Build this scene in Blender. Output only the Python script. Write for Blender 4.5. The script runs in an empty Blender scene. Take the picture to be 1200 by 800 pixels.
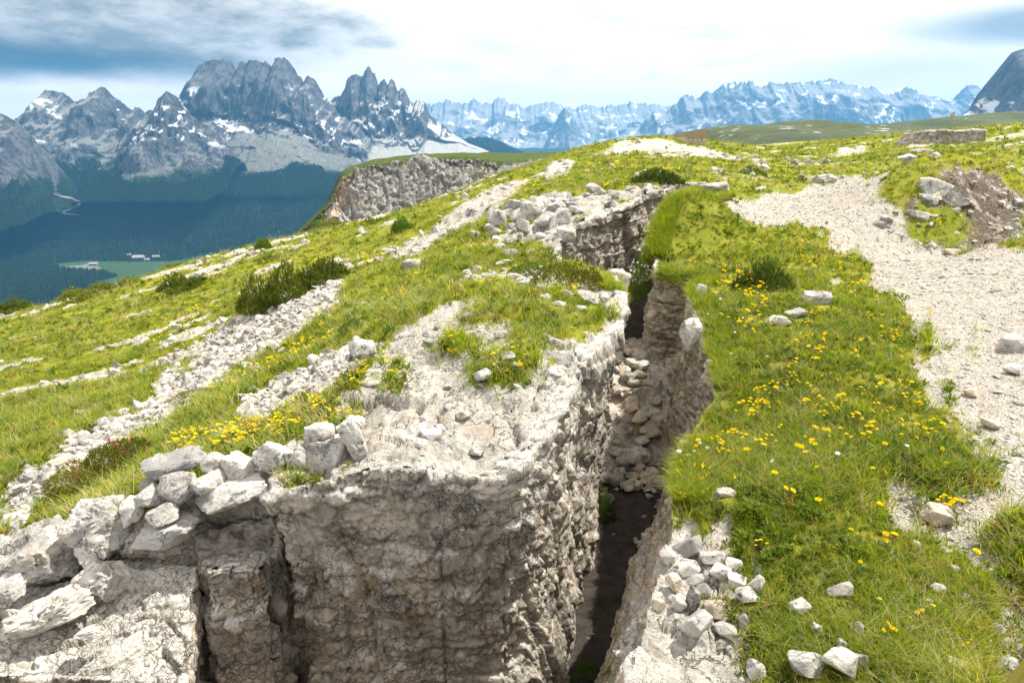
import bpy, bmesh, math, random
import numpy as np
from mathutils import Vector, Euler, Matrix

sc = bpy.context.scene
COL = sc.collection
rad = math.radians

# ------------------------------------------------------------------ camera, light, exposure
CZ = 1.7                                  # eye above the plateau
PITCH = rad(16.7)
cam_d = bpy.data.cameras.new('camera')
cam_d.sensor_width = 36.0
cam_d.lens = 24.0
cam_d.clip_start = 0.1
cam_d.clip_end = 60000.0
cam = bpy.data.objects.new('camera', cam_d)
COL.objects.link(cam)
cam.location = (0, 0, CZ)
cam.rotation_euler = (rad(90) - PITCH, 0, 0)
sc.camera = cam

SUN_EL, SUN_AZ = rad(57), rad(60)         # azimuth clockwise from +Y (straight ahead)
sd = Vector((math.sin(SUN_AZ) * math.cos(SUN_EL), math.cos(SUN_AZ) * math.cos(SUN_EL), math.sin(SUN_EL)))
sun_d = bpy.data.lights.new('sun', 'SUN')
sun_d.energy = 5.0
sun_d.angle = rad(0.6)
sun_d.color = (1.0, 0.955, 0.88)
sun = bpy.data.objects.new('sun', sun_d)
COL.objects.link(sun)
sun.rotation_euler = (-sd).to_track_quat('-Z', 'Y').to_euler()

sc.view_settings.view_transform = 'Standard'
sc.view_settings.look = 'None'
sc.view_settings.gamma = 1.0
sc.view_settings.use_curve_mapping = False
sc.view_settings.exposure = 0.78
sc.cycles.use_denoising = True
sc.cycles.max_bounces = 8
sc.cycles.diffuse_bounces = 4
sc.cycles.transparent_max_bounces = 8

# ------------------------------------------------------------------ node helper
class NT:
    def __init__(self, tree):
        self.t = tree
    def n(self, typ, **kw):
        nd = self.t.nodes.new(typ)
        for k, v in kw.items():
            if k.startswith('_'):
                setattr(nd, k[1:], v)
            else:
                key = k.replace('__', ' ')
                self.set(nd.inputs[key], v)
        return nd
    def set(self, sock, v):
        if isinstance(v, bpy.types.NodeSocket):
            self.t.links.new(v, sock)
        elif isinstance(v, bpy.types.Node):
            self.t.links.new(v.outputs[0], sock)
        else:
            if isinstance(v, tuple) and len(v) == 3 and sock.type == 'RGBA':
                v = (*v, 1)
            sock.default_value = v
    def math(self, op, a, b=None, c=None, clamp=False):
        nd = self.t.nodes.new('ShaderNodeMath'); nd.operation = op; nd.use_clamp = clamp
        for i, v in enumerate((a, b, c)):
            if v is not None: self.set(nd.inputs[i], v)
        return nd.outputs[0]
    def ss(self, x, a, b):                     # smoothstep a..b
        nd = self.t.nodes.new('ShaderNodeMapRange'); nd.interpolation_type = 'SMOOTHSTEP'
        self.set(nd.inputs['Value'], x)
        nd.inputs['From Min'].default_value = a; nd.inputs['From Max'].default_value = b
        return nd.outputs['Result']
    def mix(self, f, a, b):
        nd = self.t.nodes.new('ShaderNodeMix'); nd.data_type = 'RGBA'
        self.set(nd.inputs[0], f); self.set(nd.inputs[6], a); self.set(nd.inputs[7], b)
        return nd.outputs[2]
    def mul(self, a, b):
        nd = self.t.nodes.new('ShaderNodeMix'); nd.data_type = 'RGBA'; nd.blend_type = 'MULTIPLY'
        nd.inputs[0].default_value = 1
        self.set(nd.inputs[6], a); self.set(nd.inputs[7], b)
        return nd.outputs[2]
    def noise(self, vec, scale, detail=4, rough=0.55, out='Fac', dist=0.0):
        nd = self.t.nodes.new('ShaderNodeTexNoise')
        self.set(nd.inputs['Vector'], vec)
        nd.inputs['Scale'].default_value = scale; nd.inputs['Detail'].default_value = detail
        nd.inputs['Roughness'].default_value = rough; nd.inputs['Distortion'].default_value = dist
        return nd.outputs[out]
    def voro(self, vec, scale, feature='F1', out='Distance', rnd=1.0):
        nd = self.t.nodes.new('ShaderNodeTexVoronoi'); nd.feature = feature
        self.set(nd.inputs['Vector'], vec); nd.inputs['Scale'].default_value = scale
        nd.inputs['Randomness'].default_value = rnd
        return nd.outputs[out]
    def scale_vec(self, vec, s):
        nd = self.t.nodes.new('ShaderNodeVectorMath'); nd.operation = 'MULTIPLY'
        self.set(nd.inputs[0], vec); nd.inputs[1].default_value = s
        return nd.outputs[0]
    def bump(self, h, strength, dist, normal=None):
        nd = self.t.nodes.new('ShaderNodeBump')
        nd.inputs['Strength'].default_value = strength; nd.inputs['Distance'].default_value = dist
        self.set(nd.inputs['Height'], h)
        if normal is not None: self.set(nd.inputs['Normal'], normal)
        return nd.outputs[0]

def new_mat(name):
    m = bpy.data.materials.new(name); m.use_nodes = True
    m.node_tree.nodes.clear()
    return m, NT(m.node_tree)

# ------------------------------------------------------------------ sky
world = bpy.data.worlds.new('World'); sc.world = world; world.use_nodes = True
world.node_tree.nodes.clear()
w = NT(world.node_tree)
sky = w.n('ShaderNodeTexSky', _sky_type='NISHITA', _sun_disc=False, _sun_elevation=SUN_EL, _sun_rotation=SUN_AZ,
          _altitude=2300.0, _dust_density=1.2)
tc = w.n('ShaderNodeTexCoord').outputs['Generated']
sep = w.n('ShaderNodeSeparateXYZ', Vector=tc)
dx, dy, dz = sep.outputs
zc = w.math('MAXIMUM', dz, 0.0)
inv = w.math('DIVIDE', 1.0, w.math('ADD', zc, 0.11))
pl = w.n('ShaderNodeCombineXYZ', X=w.math('MULTIPLY', dx, inv), Y=w.math('MULTIPLY', dy, inv), Z=0.0).outputs[0]
az = w.math('ARCTAN2', dx, dy)
el = w.math('ARCSINE', dz)
sv = w.n('ShaderNodeCombineXYZ', X=w.math('MULTIPLY', az, 3.2), Y=w.math('MULTIPLY', el, 9.0), Z=3.7).outputs[0]
n1 = w.noise(pl, 0.62, 7, 0.58, dist=0.4)
n2 = w.noise(sv, 1.5, 6, 0.55, dist=0.3)
n3 = w.noise(sv, 4.5, 5, 0.6)
cover = w.ss(w.math('ADD', n1, w.math('MULTIPLY', w.math('SUBTRACT', n2, 0.5), 0.5)), 0.20, 0.44)
white, grey = (12.0, 11.3, 10.8), (6.6, 6.6, 6.6)
shade = w.ss(w.math('ADD', n2, w.math('MULTIPLY', w.math('SUBTRACT', n3, 0.5), 0.6)), 0.46, 0.74)
cl = w.mix(w.math('MULTIPLY', shade, 0.5), white, grey)
# a dark cloud bank hanging over the massif on the left, and a smaller grey one far right
def blob(a0, e0, sa, se, lo, hi, warp):
    da = w.math('DIVIDE', w.math('SUBTRACT', az, a0), sa)
    de = w.math('DIVIDE', w.math('SUBTRACT', el, e0), se)
    r = w.math('SQRT', w.math('ADD', w.math('MULTIPLY', da, da), w.math('MULTIPLY', de, de)))
    r = w.math('ADD', r, w.math('MULTIPLY', w.math('SUBTRACT', n2, 0.5), warp))
    r = w.math('ADD', r, w.math('MULTIPLY', w.math('SUBTRACT', n3, 0.5), warp * 0.4))
    return w.math('SUBTRACT', 1.0, w.ss(r, lo, hi))
b1 = blob(-0.62, 0.125, 0.44, 0.068, 0.70, 1.2, 0.9)
b1d = blob(-0.64, 0.086, 0.36, 0.026, 0.3, 1.3, 0.7)
b2 = blob(0.64, 0.118, 0.16, 0.026, 0.4, 1.3, 1.0)
b3 = blob(0.50, 0.07, 0.18, 0.028, 0.3, 1.4, 1.0)
low = w.math('SUBTRACT', 1.0, w.ss(el, 0.03, 0.11))
fac_cover = w.math('MAXIMUM', low, w.math('MAXIMUM', w.math('MAXIMUM', cover, b1), w.math('MAXIMUM', b2, b3)))
cl = w.mix(w.math('MULTIPLY', b1, 0.9), cl, w.mix(w.ss(n3, 0.3, 0.7), (1.6, 1.7, 1.75), (6.2, 6.1, 6.0)))
cl = w.mix(w.math('MULTIPLY', b1d, 0.95), cl, (0.42, 0.52, 0.58))
cl = w.mix(w.math('MULTIPLY', b2, 0.85), cl, (2.4, 3.0, 3.4))
cl = w.mix(w.math('MULTIPLY', b3, 0.55), cl, (4.4, 5.2, 5.8))
cl = w.mix(w.math('MULTIPLY', w.math('SUBTRACT', 1.0, w.ss(el, 0.0, 0.12)), w.math('MULTIPLY', w.math('SUBTRACT', 1.0, b1d), 0.85)), cl, (16.5, 12.2, 9.9))
skyc = w.mix(fac_cover, sky.outputs[0], cl)
bg = w.n('ShaderNodeBackground', Color=skyc, Strength=0.076)
w.n('ShaderNodeOutputWorld', Surface=bg.outputs[0])

# ------------------------------------------------------------------ numpy noise
def _h(ix, iy, iz, seed):
    h = (ix.astype(np.uint32) * np.uint32(0x8da6b343)) ^ (iy.astype(np.uint32) * np.uint32(0xd8163841)) ^ \
        (iz.astype(np.uint32) * np.uint32(0xcb1ab31f)) ^ np.uint32((seed * 0x9E3779B1) & 0xFFFFFFFF)
    h ^= h >> np.uint32(15); h *= np.uint32(0x2c1b3c6d); h ^= h >> np.uint32(12); h *= np.uint32(0x297a2d39)
    h ^= h >> np.uint32(15)
    return h
def _r(h, k):
    h = (h + np.uint32((k * 0x68E31DA4) & 0xFFFFFFFF)); h ^= h >> np.uint32(13); h = h * np.uint32(0x5bd1e995); h ^= h >> np.uint32(15)
    return (h & np.uint32(0xFFFFFF)).astype(np.float32) / np.float32(0xFFFFFF)

def vnoise(p, scale, seed=0):
    q = np.asarray(p, np.float64) / scale
    i = np.floor(q).astype(np.int64); f = (q - i); f = f * f * (3 - 2 * f)
    out = 0
    for a in (0, 1):
        for b in (0, 1):
            for c in (0, 1):
                wgt = (f[:, 0] if a else 1 - f[:, 0]) * (f[:, 1] if b else 1 - f[:, 1]) * (f[:, 2] if c else 1 - f[:, 2])
                out = out + wgt * _r(_h(i[:, 0] + a, i[:, 1] + b, i[:, 2] + c, seed), 1)
    return out * 2 - 1
def fbm(p, scale, octs=4, seed=0, gain=0.5):
    o = 0; amp = 1.0
    for k in range(octs):
        o = o + amp * vnoise(p, scale / (2.03 ** k), seed + 17 * k); amp *= gain
    return o
def ridged(p, scale, octs=4, seed=0, gain=0.5):
    o = 0; amp = 1.0
    for k in range(octs):
        o = o + amp * (1 - 2 * np.abs(vnoise(p, scale / (2.1 ** k), seed + 31 * k))); amp *= gain
    return o
def cells(p, scale, seed=0):
    """F1, F2, cell random, tilt term of the nearest cell (all float arrays)."""
    q = np.asarray(p, np.float64) / np.asarray(scale, np.float64)
    i = np.floor(q).astype(np.int64); f = (q - i).astype(np.float32)
    n = len(q)
    f1 = np.full(n, 9, np.float32); f2 = np.full(n, 9, np.float32); rnd = np.zeros(n, np.float32); tilt = np.zeros(n, np.float32)
    for a in (-1, 0, 1):
        for b in (-1, 0, 1):
            for c in (-1, 0, 1):
                h = _h(i[:, 0] + a, i[:, 1] + b, i[:, 2] + c, seed)
                x = a + _r(h, 1) - f[:, 0]; y = b + _r(h, 2) - f[:, 1]; z = c + _r(h, 3) - f[:, 2]
                x2 = x * x; y2 = y * y; z2 = z * z; d = np.sqrt(np.sqrt(x2 * x2 + y2 * y2 + z2 * z2))
                near = d < f1
                f2 = np.where(near, f1, np.minimum(f2, d))
                f1 = np.where(near, d, f1)
                rnd = np.where(near, _r(h, 4), rnd)
                tilt = np.where(near, -(x * (_r(h, 5) - .5) + y * (_r(h, 6) - .5) + z * (_r(h, 7) - .5)) * 2, tilt)
    return f1, f2, rnd, tilt
def fracture(p, specs, seed=0):
    """broken-limestone displacement: specs = [(cell size or (sx,sy,sz), amplitude, crack depth)]"""
    d = np.zeros(len(p))
    warp = np.stack([fbm(p, 0.35, 2, seed + 90 + k) for k in range(3)], 1)
    for k, (s, amp, crack) in enumerate(specs):
        sm = np.max(s)
        f1, f2, rn, tl = cells(p + warp * sm * 0.18, s, seed + 7 * k)
        d += amp * ((rn - .5) * 1.5 + tl * 0.8)
        e = f2 - f1
        d -= crack * np.clip(1 - e / 0.055, 0, 1) * (0.25 + 0.75 * sstep(warp[:, k % 3], -0.25, 0.25))
    return d
def sstep(x, a, b):
    t = np.clip((x - a) / (b - a), 0, 1); return t * t * (3 - 2 * t)

# ------------------------------------------------------------------ photograph geometry -> places
F = 800.0
cp, sp = math.cos(PITCH), math.sin(PITCH)
def ray(px, py):
    x = (px - 600) / F; u = (400 - py) / F
    return np.array([x, cp + sp * u, -sp + cp * u])
def at(px, py, Y):
    d = ray(px, py); p = d * (Y / d[1]); p[2] += CZ
    return p

CP = []   # control points of the relief: (px, py, forward distance)
CP += [(1190, 600, 2.95), (1190, 790, 1.9), (1000, 790, 1.88), (900, 700, 2.28), (830, 660, 2.5), (950, 540, 3.25), (850, 600, 2.8),
       (900, 420, 5.1), (1000, 470, 4.2), (960, 290, 10.2), (1050, 400, 5.6), (880, 340, 7.4), (1150, 330, 7.9), (1150, 292, 10.0), (1190, 450, 4.6),
       (1060, 620, 2.8), (840, 470, 4.4), (790, 560, 3.3), (830, 395, 5.9), (830, 350, 7.3),
       (828, 235, 10.5), (797, 241, 10.4), (875, 258, 11.2), (840, 298, 9.3), (790, 300, 9.2), (900, 250, 13.2), (960, 232, 15.5), (1000, 212, 19), (970, 212, 18.5), (1050, 203, 18.5),
       (760, 160, 45), (790, 160, 42), (700, 170, 42), (640, 190, 38), (560, 215, 36), (480, 245, 34), (400, 265, 33), (300, 290, 32),
       (200, 320, 31), (100, 348, 30), (0, 372, 28), (-120, 400, 26),
       (100, 450, 9.8), (200, 420, 11), (300, 400, 9.5), (400, 350, 10), (350, 330, 14), (200, 350, 20), (450, 300, 15), (550, 300, 10.5),
       (600, 272, 12), (610, 248, 13.2), (660, 215, 18), (700, 200, 22), (760, 190, 25), (640, 232, 14.8), (520, 270, 18), (420, 300, 19),
       (815, 169, 40), (832, 174, 36), (850, 180, 32), (900, 190, 29), (1000, 172, 45), (1150, 180, 27), (1200, 152, 45), (1100, 192, 17.5), (1180, 205, 18),
       (1068, 206, 13.4), (1100, 201, 13.4), (1150, 207, 13.6), (1060, 263, 12.2), (1115, 264, 12.5), (1165, 268, 12.6), (1170, 284, 10.4), (1200, 235, 13.5), (1000, 255, 12.2),
       (100, 500, 5.6), (0, 600, 3.95), (0, 500, 6.6), (0, 420, 14), (100, 400, 15), (-100, 500, 6.5), (-100, 620, 3.9),
       (290, 560, 3.1), (200, 580, 3.12), (120, 600, 3.15), (0, 650, 3.12), (350, 480, 4.1), (250, 510, 4.2), (420, 492, 3.5), (400, 450, 4.0), (500, 440, 4.0), (560, 535, 2.92),
       (440, 531, 2.95), (650, 500, 3.25), (690, 400, 4.75), (600, 365, 5.6), (700, 335, 6.9), (560, 335, 7.2), (470, 375, 5.7), (650, 305, 9.0), (380, 420, 5.6),
       (720, 385, 5.5), (700, 320, 8.2), (655, 263, 10.1), (707, 250, 11.1), (757, 229, 12.7), (797, 214, 15.0), (730, 258, 10.2), (660, 312, 8.6)]
# beyond the skyline and outside the frame
def wpt(az_, Y, z): return ('w', az_, Y, z)
EX = [(-0.95, 45, -15), (-0.75, 45, -14.2), (-0.45, 45, -10.5), (-0.2, 46, -6.5), (-0.75, 90, -34), (-0.4, 90, -24), (-0.1, 60, -6.2), (-.1, 100, -16), (0.1, 62, -2.4), (0.1, 110, -8),
      (-0.7, 150, -62), (-0.2, 150, -36), (0.1, 160, -12), (0.29, 60, -1.5), (0.42, 62, -0.9), (0.3, 110, -2.0), (0.3, 160, -4.5), (0.5, 100, -0.4), (0.55, 165, -2.5), (0.7, 70, 1.0), (0.8, 110, 0.9), (0.8, 170, -1.0),
      (0.95, 30, -0.1), (1.0, 12, -1.2), (1.0, 5, -1.6), (1.1, 2.4, -1.72), (1.1, 60, 0.8), (1.1, 150, 0), (0.6, 1.3, -1.75), (0, 1.3, -1.75), (-0.6, 1.3, -1.95), (-1.1, 1.6, -2.1),
      (-1.05, 3.0, -2.6), (-1.05, 6, -3.6), (-1.05, 14, -6), (-1.1, 30, -9), (0.1, 1.4, -1.75), (0.32, 1.8, -1.76), (0.25, 2.3, -1.72)]
cx, cy, cv = [], [], []
for a, b, Y in CP:
    p = at(a, b, Y); cx.append(p[0] / Y); cy.append(math.log(Y) * 0.6); cv.append(p[2])
for a, Y, z in EX:
    cx.append(a); cy.append(math.log(Y) * 0.6); cv.append(z + CZ)
cx, cy, cv = map(np.array, (cx, cy, cv))
def _k(r2): return np.where(r2 > 1e-12, 0.5 * r2 * np.log(np.maximum(r2, 1e-12)), 0)
n_ = len(cx)
K = _k((cx[:, None] - cx[None]) ** 2 + (cy[:, None] - cy[None]) ** 2) + np.eye(n_) * 0.0008
Pm = np.stack([np.ones(n_), cx, cy], 1)
A = np.block([[K, Pm], [Pm.T, np.zeros((3, 3))]])
SOL = np.linalg.solve(A, np.concatenate([cv, np.zeros(3)]))
def hbase(x, y):
    x = np.asarray(x, float); y = np.maximum(np.asarray(y, float), 0.9)
    sh = np.broadcast(x, y).shape
    x = np.broadcast_to(x, sh).ravel(); y = np.broadcast_to(y, sh).ravel()
    u = x / y; v = np.log(y) * 0.6
    out = SOL[n_] + SOL[n_ + 1] * u + SOL[n_ + 2] * v
    for k in range(n_):
        out = out + SOL[k] * _k((u - cx[k]) ** 2 + (v - cy[k]) ** 2)
    return out.reshape(sh)
_Ys = np.exp(np.linspace(math.log(1.2), math.log(160), 700))
def hit(px, py):
    """where the line of sight of a pixel of the photograph meets the base relief: world x, y, z"""
    d = ray(px, py); X = d[0] / d[1] * _Ys; Z = CZ + d[2] / d[1] * _Ys
    g = Z - hbase(X, _Ys)
    k = np.nonzero(g < 0)[0]
    if len(k) == 0: j = np.argmin(np.abs(g[:520])); Y = _Ys[j]
    elif k[0] == 0: Y = _Ys[0]
    else:
        j = k[0]; t = g[j - 1] / (g[j - 1] - g[j]); Y = _Ys[j - 1] + t * (_Ys[j] - _Ys[j - 1])
    x = d[0] / d[1] * Y
    return np.array([x, Y, float(hbase(x, Y))])
def hits(pts): return np.array([hit(a, b)[:2] for a, b in pts])

def sdist(x, y, poly):
    """signed distance to a polygon, positive inside"""
    x = x.ravel(); y = y.ravel()
    d2 = np.full(len(x), 1e18); ins = np.zeros(len(x), bool)
    m = len(poly)
    for k in range(m):
        x0, y0 = poly[k]; x1, y1 = poly[(k + 1) % m]
        ex, ey = x1 - x0, y1 - y0
        t = np.clip(((x - x0) * ex + (y - y0) * ey) / max(ex * ex + ey * ey, 1e-12), 0, 1)
        d2 = np.minimum(d2, (x - x0 - t * ex) ** 2 + (y - y0 - t * ey) ** 2)
        c = ((y0 > y) != (y1 > y)) & (x < (x1 - x0) * (y - y0) / (y1 - y0 + 1e-15) + x0)
        ins ^= c
    return np.where(ins, 1, -1) * np.sqrt(d2)

# trench rims (plan), world metres
RIM_L = np.array([(-1.13, 3.25), (-1.12, 2.92), (-1.02, 2.84), (-0.55, 2.80), (-0.16, 2.80), (0.01, 2.87), (0.11, 3.08), (0.24, 3.45), (0.50, 4.4), (0.72, 5.1), (0.95, 5.75), (1.05, 6.6), (0.98, 7.4),
                  (0.78, 8.2), (0.60, 9.1), (0.76, 9.95), (1.5, 11.0), (2.5, 12.6), (3.3, 14.3), (4.3, 15.6)])
BOT_L = np.array([(-1.13, 3.2), (-1.10, 2.90), (-1.0, 2.82), (-0.55, 2.80), (-0.1, 2.82), (0.16, 2.92), (0.33, 3.15), (0.42, 3.6), (0.58, 4.5), (0.74, 5.3), (0.92, 5.9), (1.08, 6.7), (1.10, 7.5),
                  (0.95, 8.3), (0.82, 9.1), (0.98, 9.75), (1.7, 10.75), (2.7, 12.3), (3.5, 14.0), (4.4, 15.3)])
RIM_R = np.array([(-3.6, 1.35), (-1.0, 1.4), (0.0, 1.5), (0.30, 1.62), (0.43, 1.95), (0.56, 2.3), (0.70, 2.62), (0.86, 3.3), (1.14, 3.92), (1.42, 4.45), (1.66, 5.5), (1.86, 6.7), (2.02, 7.6), (2.34, 8.15),
                  (2.30, 8.38), (2.02, 8.42), (1.82, 8.6), (2.00, 9.4), (2.32, 10.3), (2.98, 11.7), (3.98, 13.5), (4.6, 14.6), (4.45, 15.5)])
BOT_R = np.array([(-3.6, 1.55), (-1.0, 1.62), (-0.1, 1.75), (0.10, 2.1), (0.20, 2.5), (0.33, 3.0), (0.52, 3.5), (0.82, 4.0), (1.0, 4.4), (1.14, 4.9), (1.36, 5.6), (1.55, 6.6), (1.78, 7.5), (2.2, 8.0),
                  (2.15, 8.26), (1.86, 8.34), (1.64, 8.6), (1.84, 9.4), (2.2, 10.4), (2.88, 11.8), (3.88, 13.6), (4.5, 14.6), (4.4, 15.2)])
RIM_B = np.array([(-4.2, 3.05), (-3.2, 3.0), (-2.4, 2.98), (-1.7, 3.02), (-1.05, 3.12)])       # back wall of the left branch
BOT_B = np.array([(-4.2, 2.9), (-3.2, 2.85), (-2.4, 2.8), (-1.7, 2.86), (-1.05, 2.95)])
ZFLOOR = -3.32 + CZ
TRENCH = np.concatenate([RIM_L, RIM_R[::-1], RIM_B[:-1]])

# surface zones, traced on the relief
Z_PATH = [hits([(1010, 286), (1035, 312), (1005, 335), (1060, 345), (1112, 378), (1118, 410), (1098, 440), (1128, 500), (1142, 560), (1062, 588), (1068, 622), (1125, 655), (1172, 700), (1160, 790), (1260, 790), (1260, 300), (1090, 287)]),
          hits([(848, 236), (905, 226), (960, 221), (1000, 207), (1052, 200), (1062, 206), (1022, 222), (1024, 242), (1062, 266), (1060, 290), (1010, 286), (1000, 262), (950, 256), (890, 263), (855, 246)]),
          hits([(1000, 214), (1066, 205), (1050, 240), (1078, 264), (1140, 293), (1030, 314), (1000, 294), (984, 260)])]
Z_PALE = [hits([(640, 205), (700, 172), (750, 162), (800, 164), (850, 180), (895, 187), (912, 200), (885, 200), (850, 190), (800, 186), (750, 178), (700, 187), (640, 214)]),
          hits([(470, 292), (540, 247), (640, 201), (700, 174), (690, 190), (600, 226), (480, 301)]),
          hits([(930, 184), (960, 174), (1040, 171), (1020, 178), (970, 186)]), hits([(845, 205), (870, 196), (900, 200), (880, 208), (850, 212)])]
Z_SCREE = [hits([(0, 588), (60, 543), (140, 488), (240, 408), (330, 350), (384, 328), (395, 343), (330, 397), (260, 440), (182, 497), (60, 592), (0, 622)]),
           hits([(280, 478), (350, 440), (430, 405), (440, 415), (400, 440), (340, 470), (290, 488)])]
Z_ROCK = [hits([(395, 470), (440, 440), (470, 395), (520, 362), (565, 352), (600, 385), (640, 425), (685, 392), (735, 358), (740, 420), (700, 520), (610, 575), (430, 575), (322, 578), (338, 545), (400, 505)]),
          hits([(540, 318), (600, 316), (680, 333), (735, 362), (715, 368), (670, 347), (600, 330), (545, 335)]),
          hits([(560, 268), (600, 246), (640, 230), (720, 236), (800, 208), (815, 225), (745, 255), (720, 300), (705, 318), (640, 288)]),
          hits([(770, 640), (835, 632), (845, 680), (835, 720), (935, 980), (620, 980)]),
          hits([(0, 640), (60, 610), (140, 600), (235, 590), (320, 600), (330, 640), (0, 720)])]
Z_SCAR = [hits([(1062, 215), (1092, 203), (1150, 208), (1195, 232), (1230, 288), (1100, 290), (1040, 280), (1030, 258), (1050, 235)])]
Z_BARE = [hits([(440, 425), (475, 392), (520, 369), (562, 364), (592, 392), (572, 408), (530, 396), (485, 412)])]      # fine gravel on the block's top

Z_EXTRA = [hits([(1020, 232), (1030, 210), (1060, 196), (1100, 194), (1100, 206), (1090, 215), (1075, 232), (1045, 240)]), hits([(1062, 246), (1085, 243), (1120, 250), (1128, 268), (1118, 282), (1075, 284), (1060, 268)]), hits([(1160, 625), (1200, 612), (1240, 690), (1190, 700), (1165, 660)]),
           hits([(545, 378), (560, 352), (600, 345), (665, 352), (690, 396), (655, 406), (612, 380), (560, 384)]), hits([(555, 440), (598, 396), (628, 396), (642, 418), (610, 466), (575, 462), (545, 450)]), hits([(506, 414), (525, 400), (550, 404), (558, 418), (530, 424)]), hits([(455, 432), (475, 424), (470, 460), (455, 470)])]
def zone(x, y, polys, soft, wob=0.0, seed=0, size=1.0, grow=0.0):
    s = np.full(x.size, -1e9)
    for p in polys: s = np.maximum(s, sdist(x, y, p))
    yy = y.ravel()
    s = s + grow * yy
    if wob:
        q = np.stack([x.ravel(), yy, 0 * yy], 1) / (0.25 * yy[:, None] + 0.1)
        s = s + (fbm(q, size, 4, seed) + 0.5 * fbm(q, size * 0.16, 3, seed + 50)) * wob * (0.12 * yy + 0.05)
    return sstep(s / (0.02 * yy + 0.02), -soft, soft)

def zones(x, y):
    """grass, rock, path, scar weights at plan points"""
    X = x.ravel(); Y = y.ravel()
    path = zone(x, y, Z_PATH, 1.7, 0.36, 1, 0.45, 0.014)
    pale = zone(x, y, Z_PALE, 1.6, 0.45, 2, 0.8) 
    scree = zone(x, y, Z_SCREE, 1.6, 0.55, 3, 0.6)
    rock = zone(x, y, Z_ROCK, 1.2, 0.45, 4, 0.5)
    scar = zone(x, y, Z_SCAR, 1.5, 0.5, 5, 0.6)
    bare = zone(x, y, Z_BARE, 1.5, 0.4, 6, 0.5)
    # limestone beds breaking through the turf of the slope: drawn-out streaks along the contour
    q = np.stack([(X * 0.80 + Y * 0.60) / 3.2, (-X * 0.60 + Y * 0.80), 0 * X], 1)
    st = fbm(q, 2.0, 5, 21, 0.6) + 0.35 * fbm(q * 3.1, 2.0, 3, 55)
    left = sstep(-(X - (-0.6 + 0.04 * Y)), 0.0, 2.0) * sstep(Y, 5.5, 9)
    far = sstep(Y, 12, 22)
    brk = fbm(np.stack([X, Y, 0 * X], 1), 0.9, 4, 71, 0.65)
    streak = sstep(st + 0.55 * brk, 0.50, 0.78) * np.clip(left * 0.95 + far * 0.6, 0, 1)
    pale = np.maximum(pale, streak)
    path = np.maximum(path, scar * 0.0)
    rock_ = np.maximum(rock, 0) * (1 - sstep(Y, 7.5, 9) * sstep(fbm(np.stack([X, Y, 0 * X], 1), 1.1, 4, 33, .6), -0.15, 0.15))
    return path, pale, scree, rock_, scar, bare

def link_mesh(name, verts, faces, mat, parent=None, smooth=True, kind=None):
    me = bpy.data.meshes.new(name)
    verts = np.asarray(verts, np.float32); faces = np.asarray(faces, np.int32)
    me.vertices.add(len(verts)); me.vertices.foreach_set('co', verts.ravel())
    k = faces.shape[1]
    me.loops.add(faces.size); me.loops.foreach_set('vertex_index', faces.ravel())
    me.polygons.add(len(faces))
    me.polygons.foreach_set('loop_start', np.arange(0, faces.size, k, dtype=np.int32))
    me.polygons.foreach_set('use_smooth', np.full(len(faces), smooth, bool))
    me.update(calc_edges=True)
    if mat is not None: me.materials.append(mat)
    o = bpy.data.objects.new(name, me); COL.objects.link(o)
    if parent is not None: o.parent = parent
    if kind: o['kind'] = kind
    return o
def grid_faces(nr, nc):
    i = np.arange(nr * nc).reshape(nr, nc)
    return np.stack([i[:-1, :-1], i[:-1, 1:], i[1:, 1:], i[1:, :-1]], -1).reshape(-1, 4)
def grid_normals(P):
    du = np.gradient(P, axis=1); dv = np.gradient(P, axis=0)
    n = np.cross(du, dv); n /= np.maximum(np.linalg.norm(n, axis=2, keepdims=True), 1e-9)
    return n
def set_attr(o, name, vals):
    a = o.data.attributes.new(name, 'FLOAT', 'POINT'); a.data.foreach_set('value', np.asarray(vals, np.float32).ravel())
def tag(o, label=None, cat=None, group=None, kind=None):
    if label: o['label'] = label
    if cat: o['category'] = cat
    if group: o['group'] = group
    if kind: o['kind'] = kind
    return o

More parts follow.
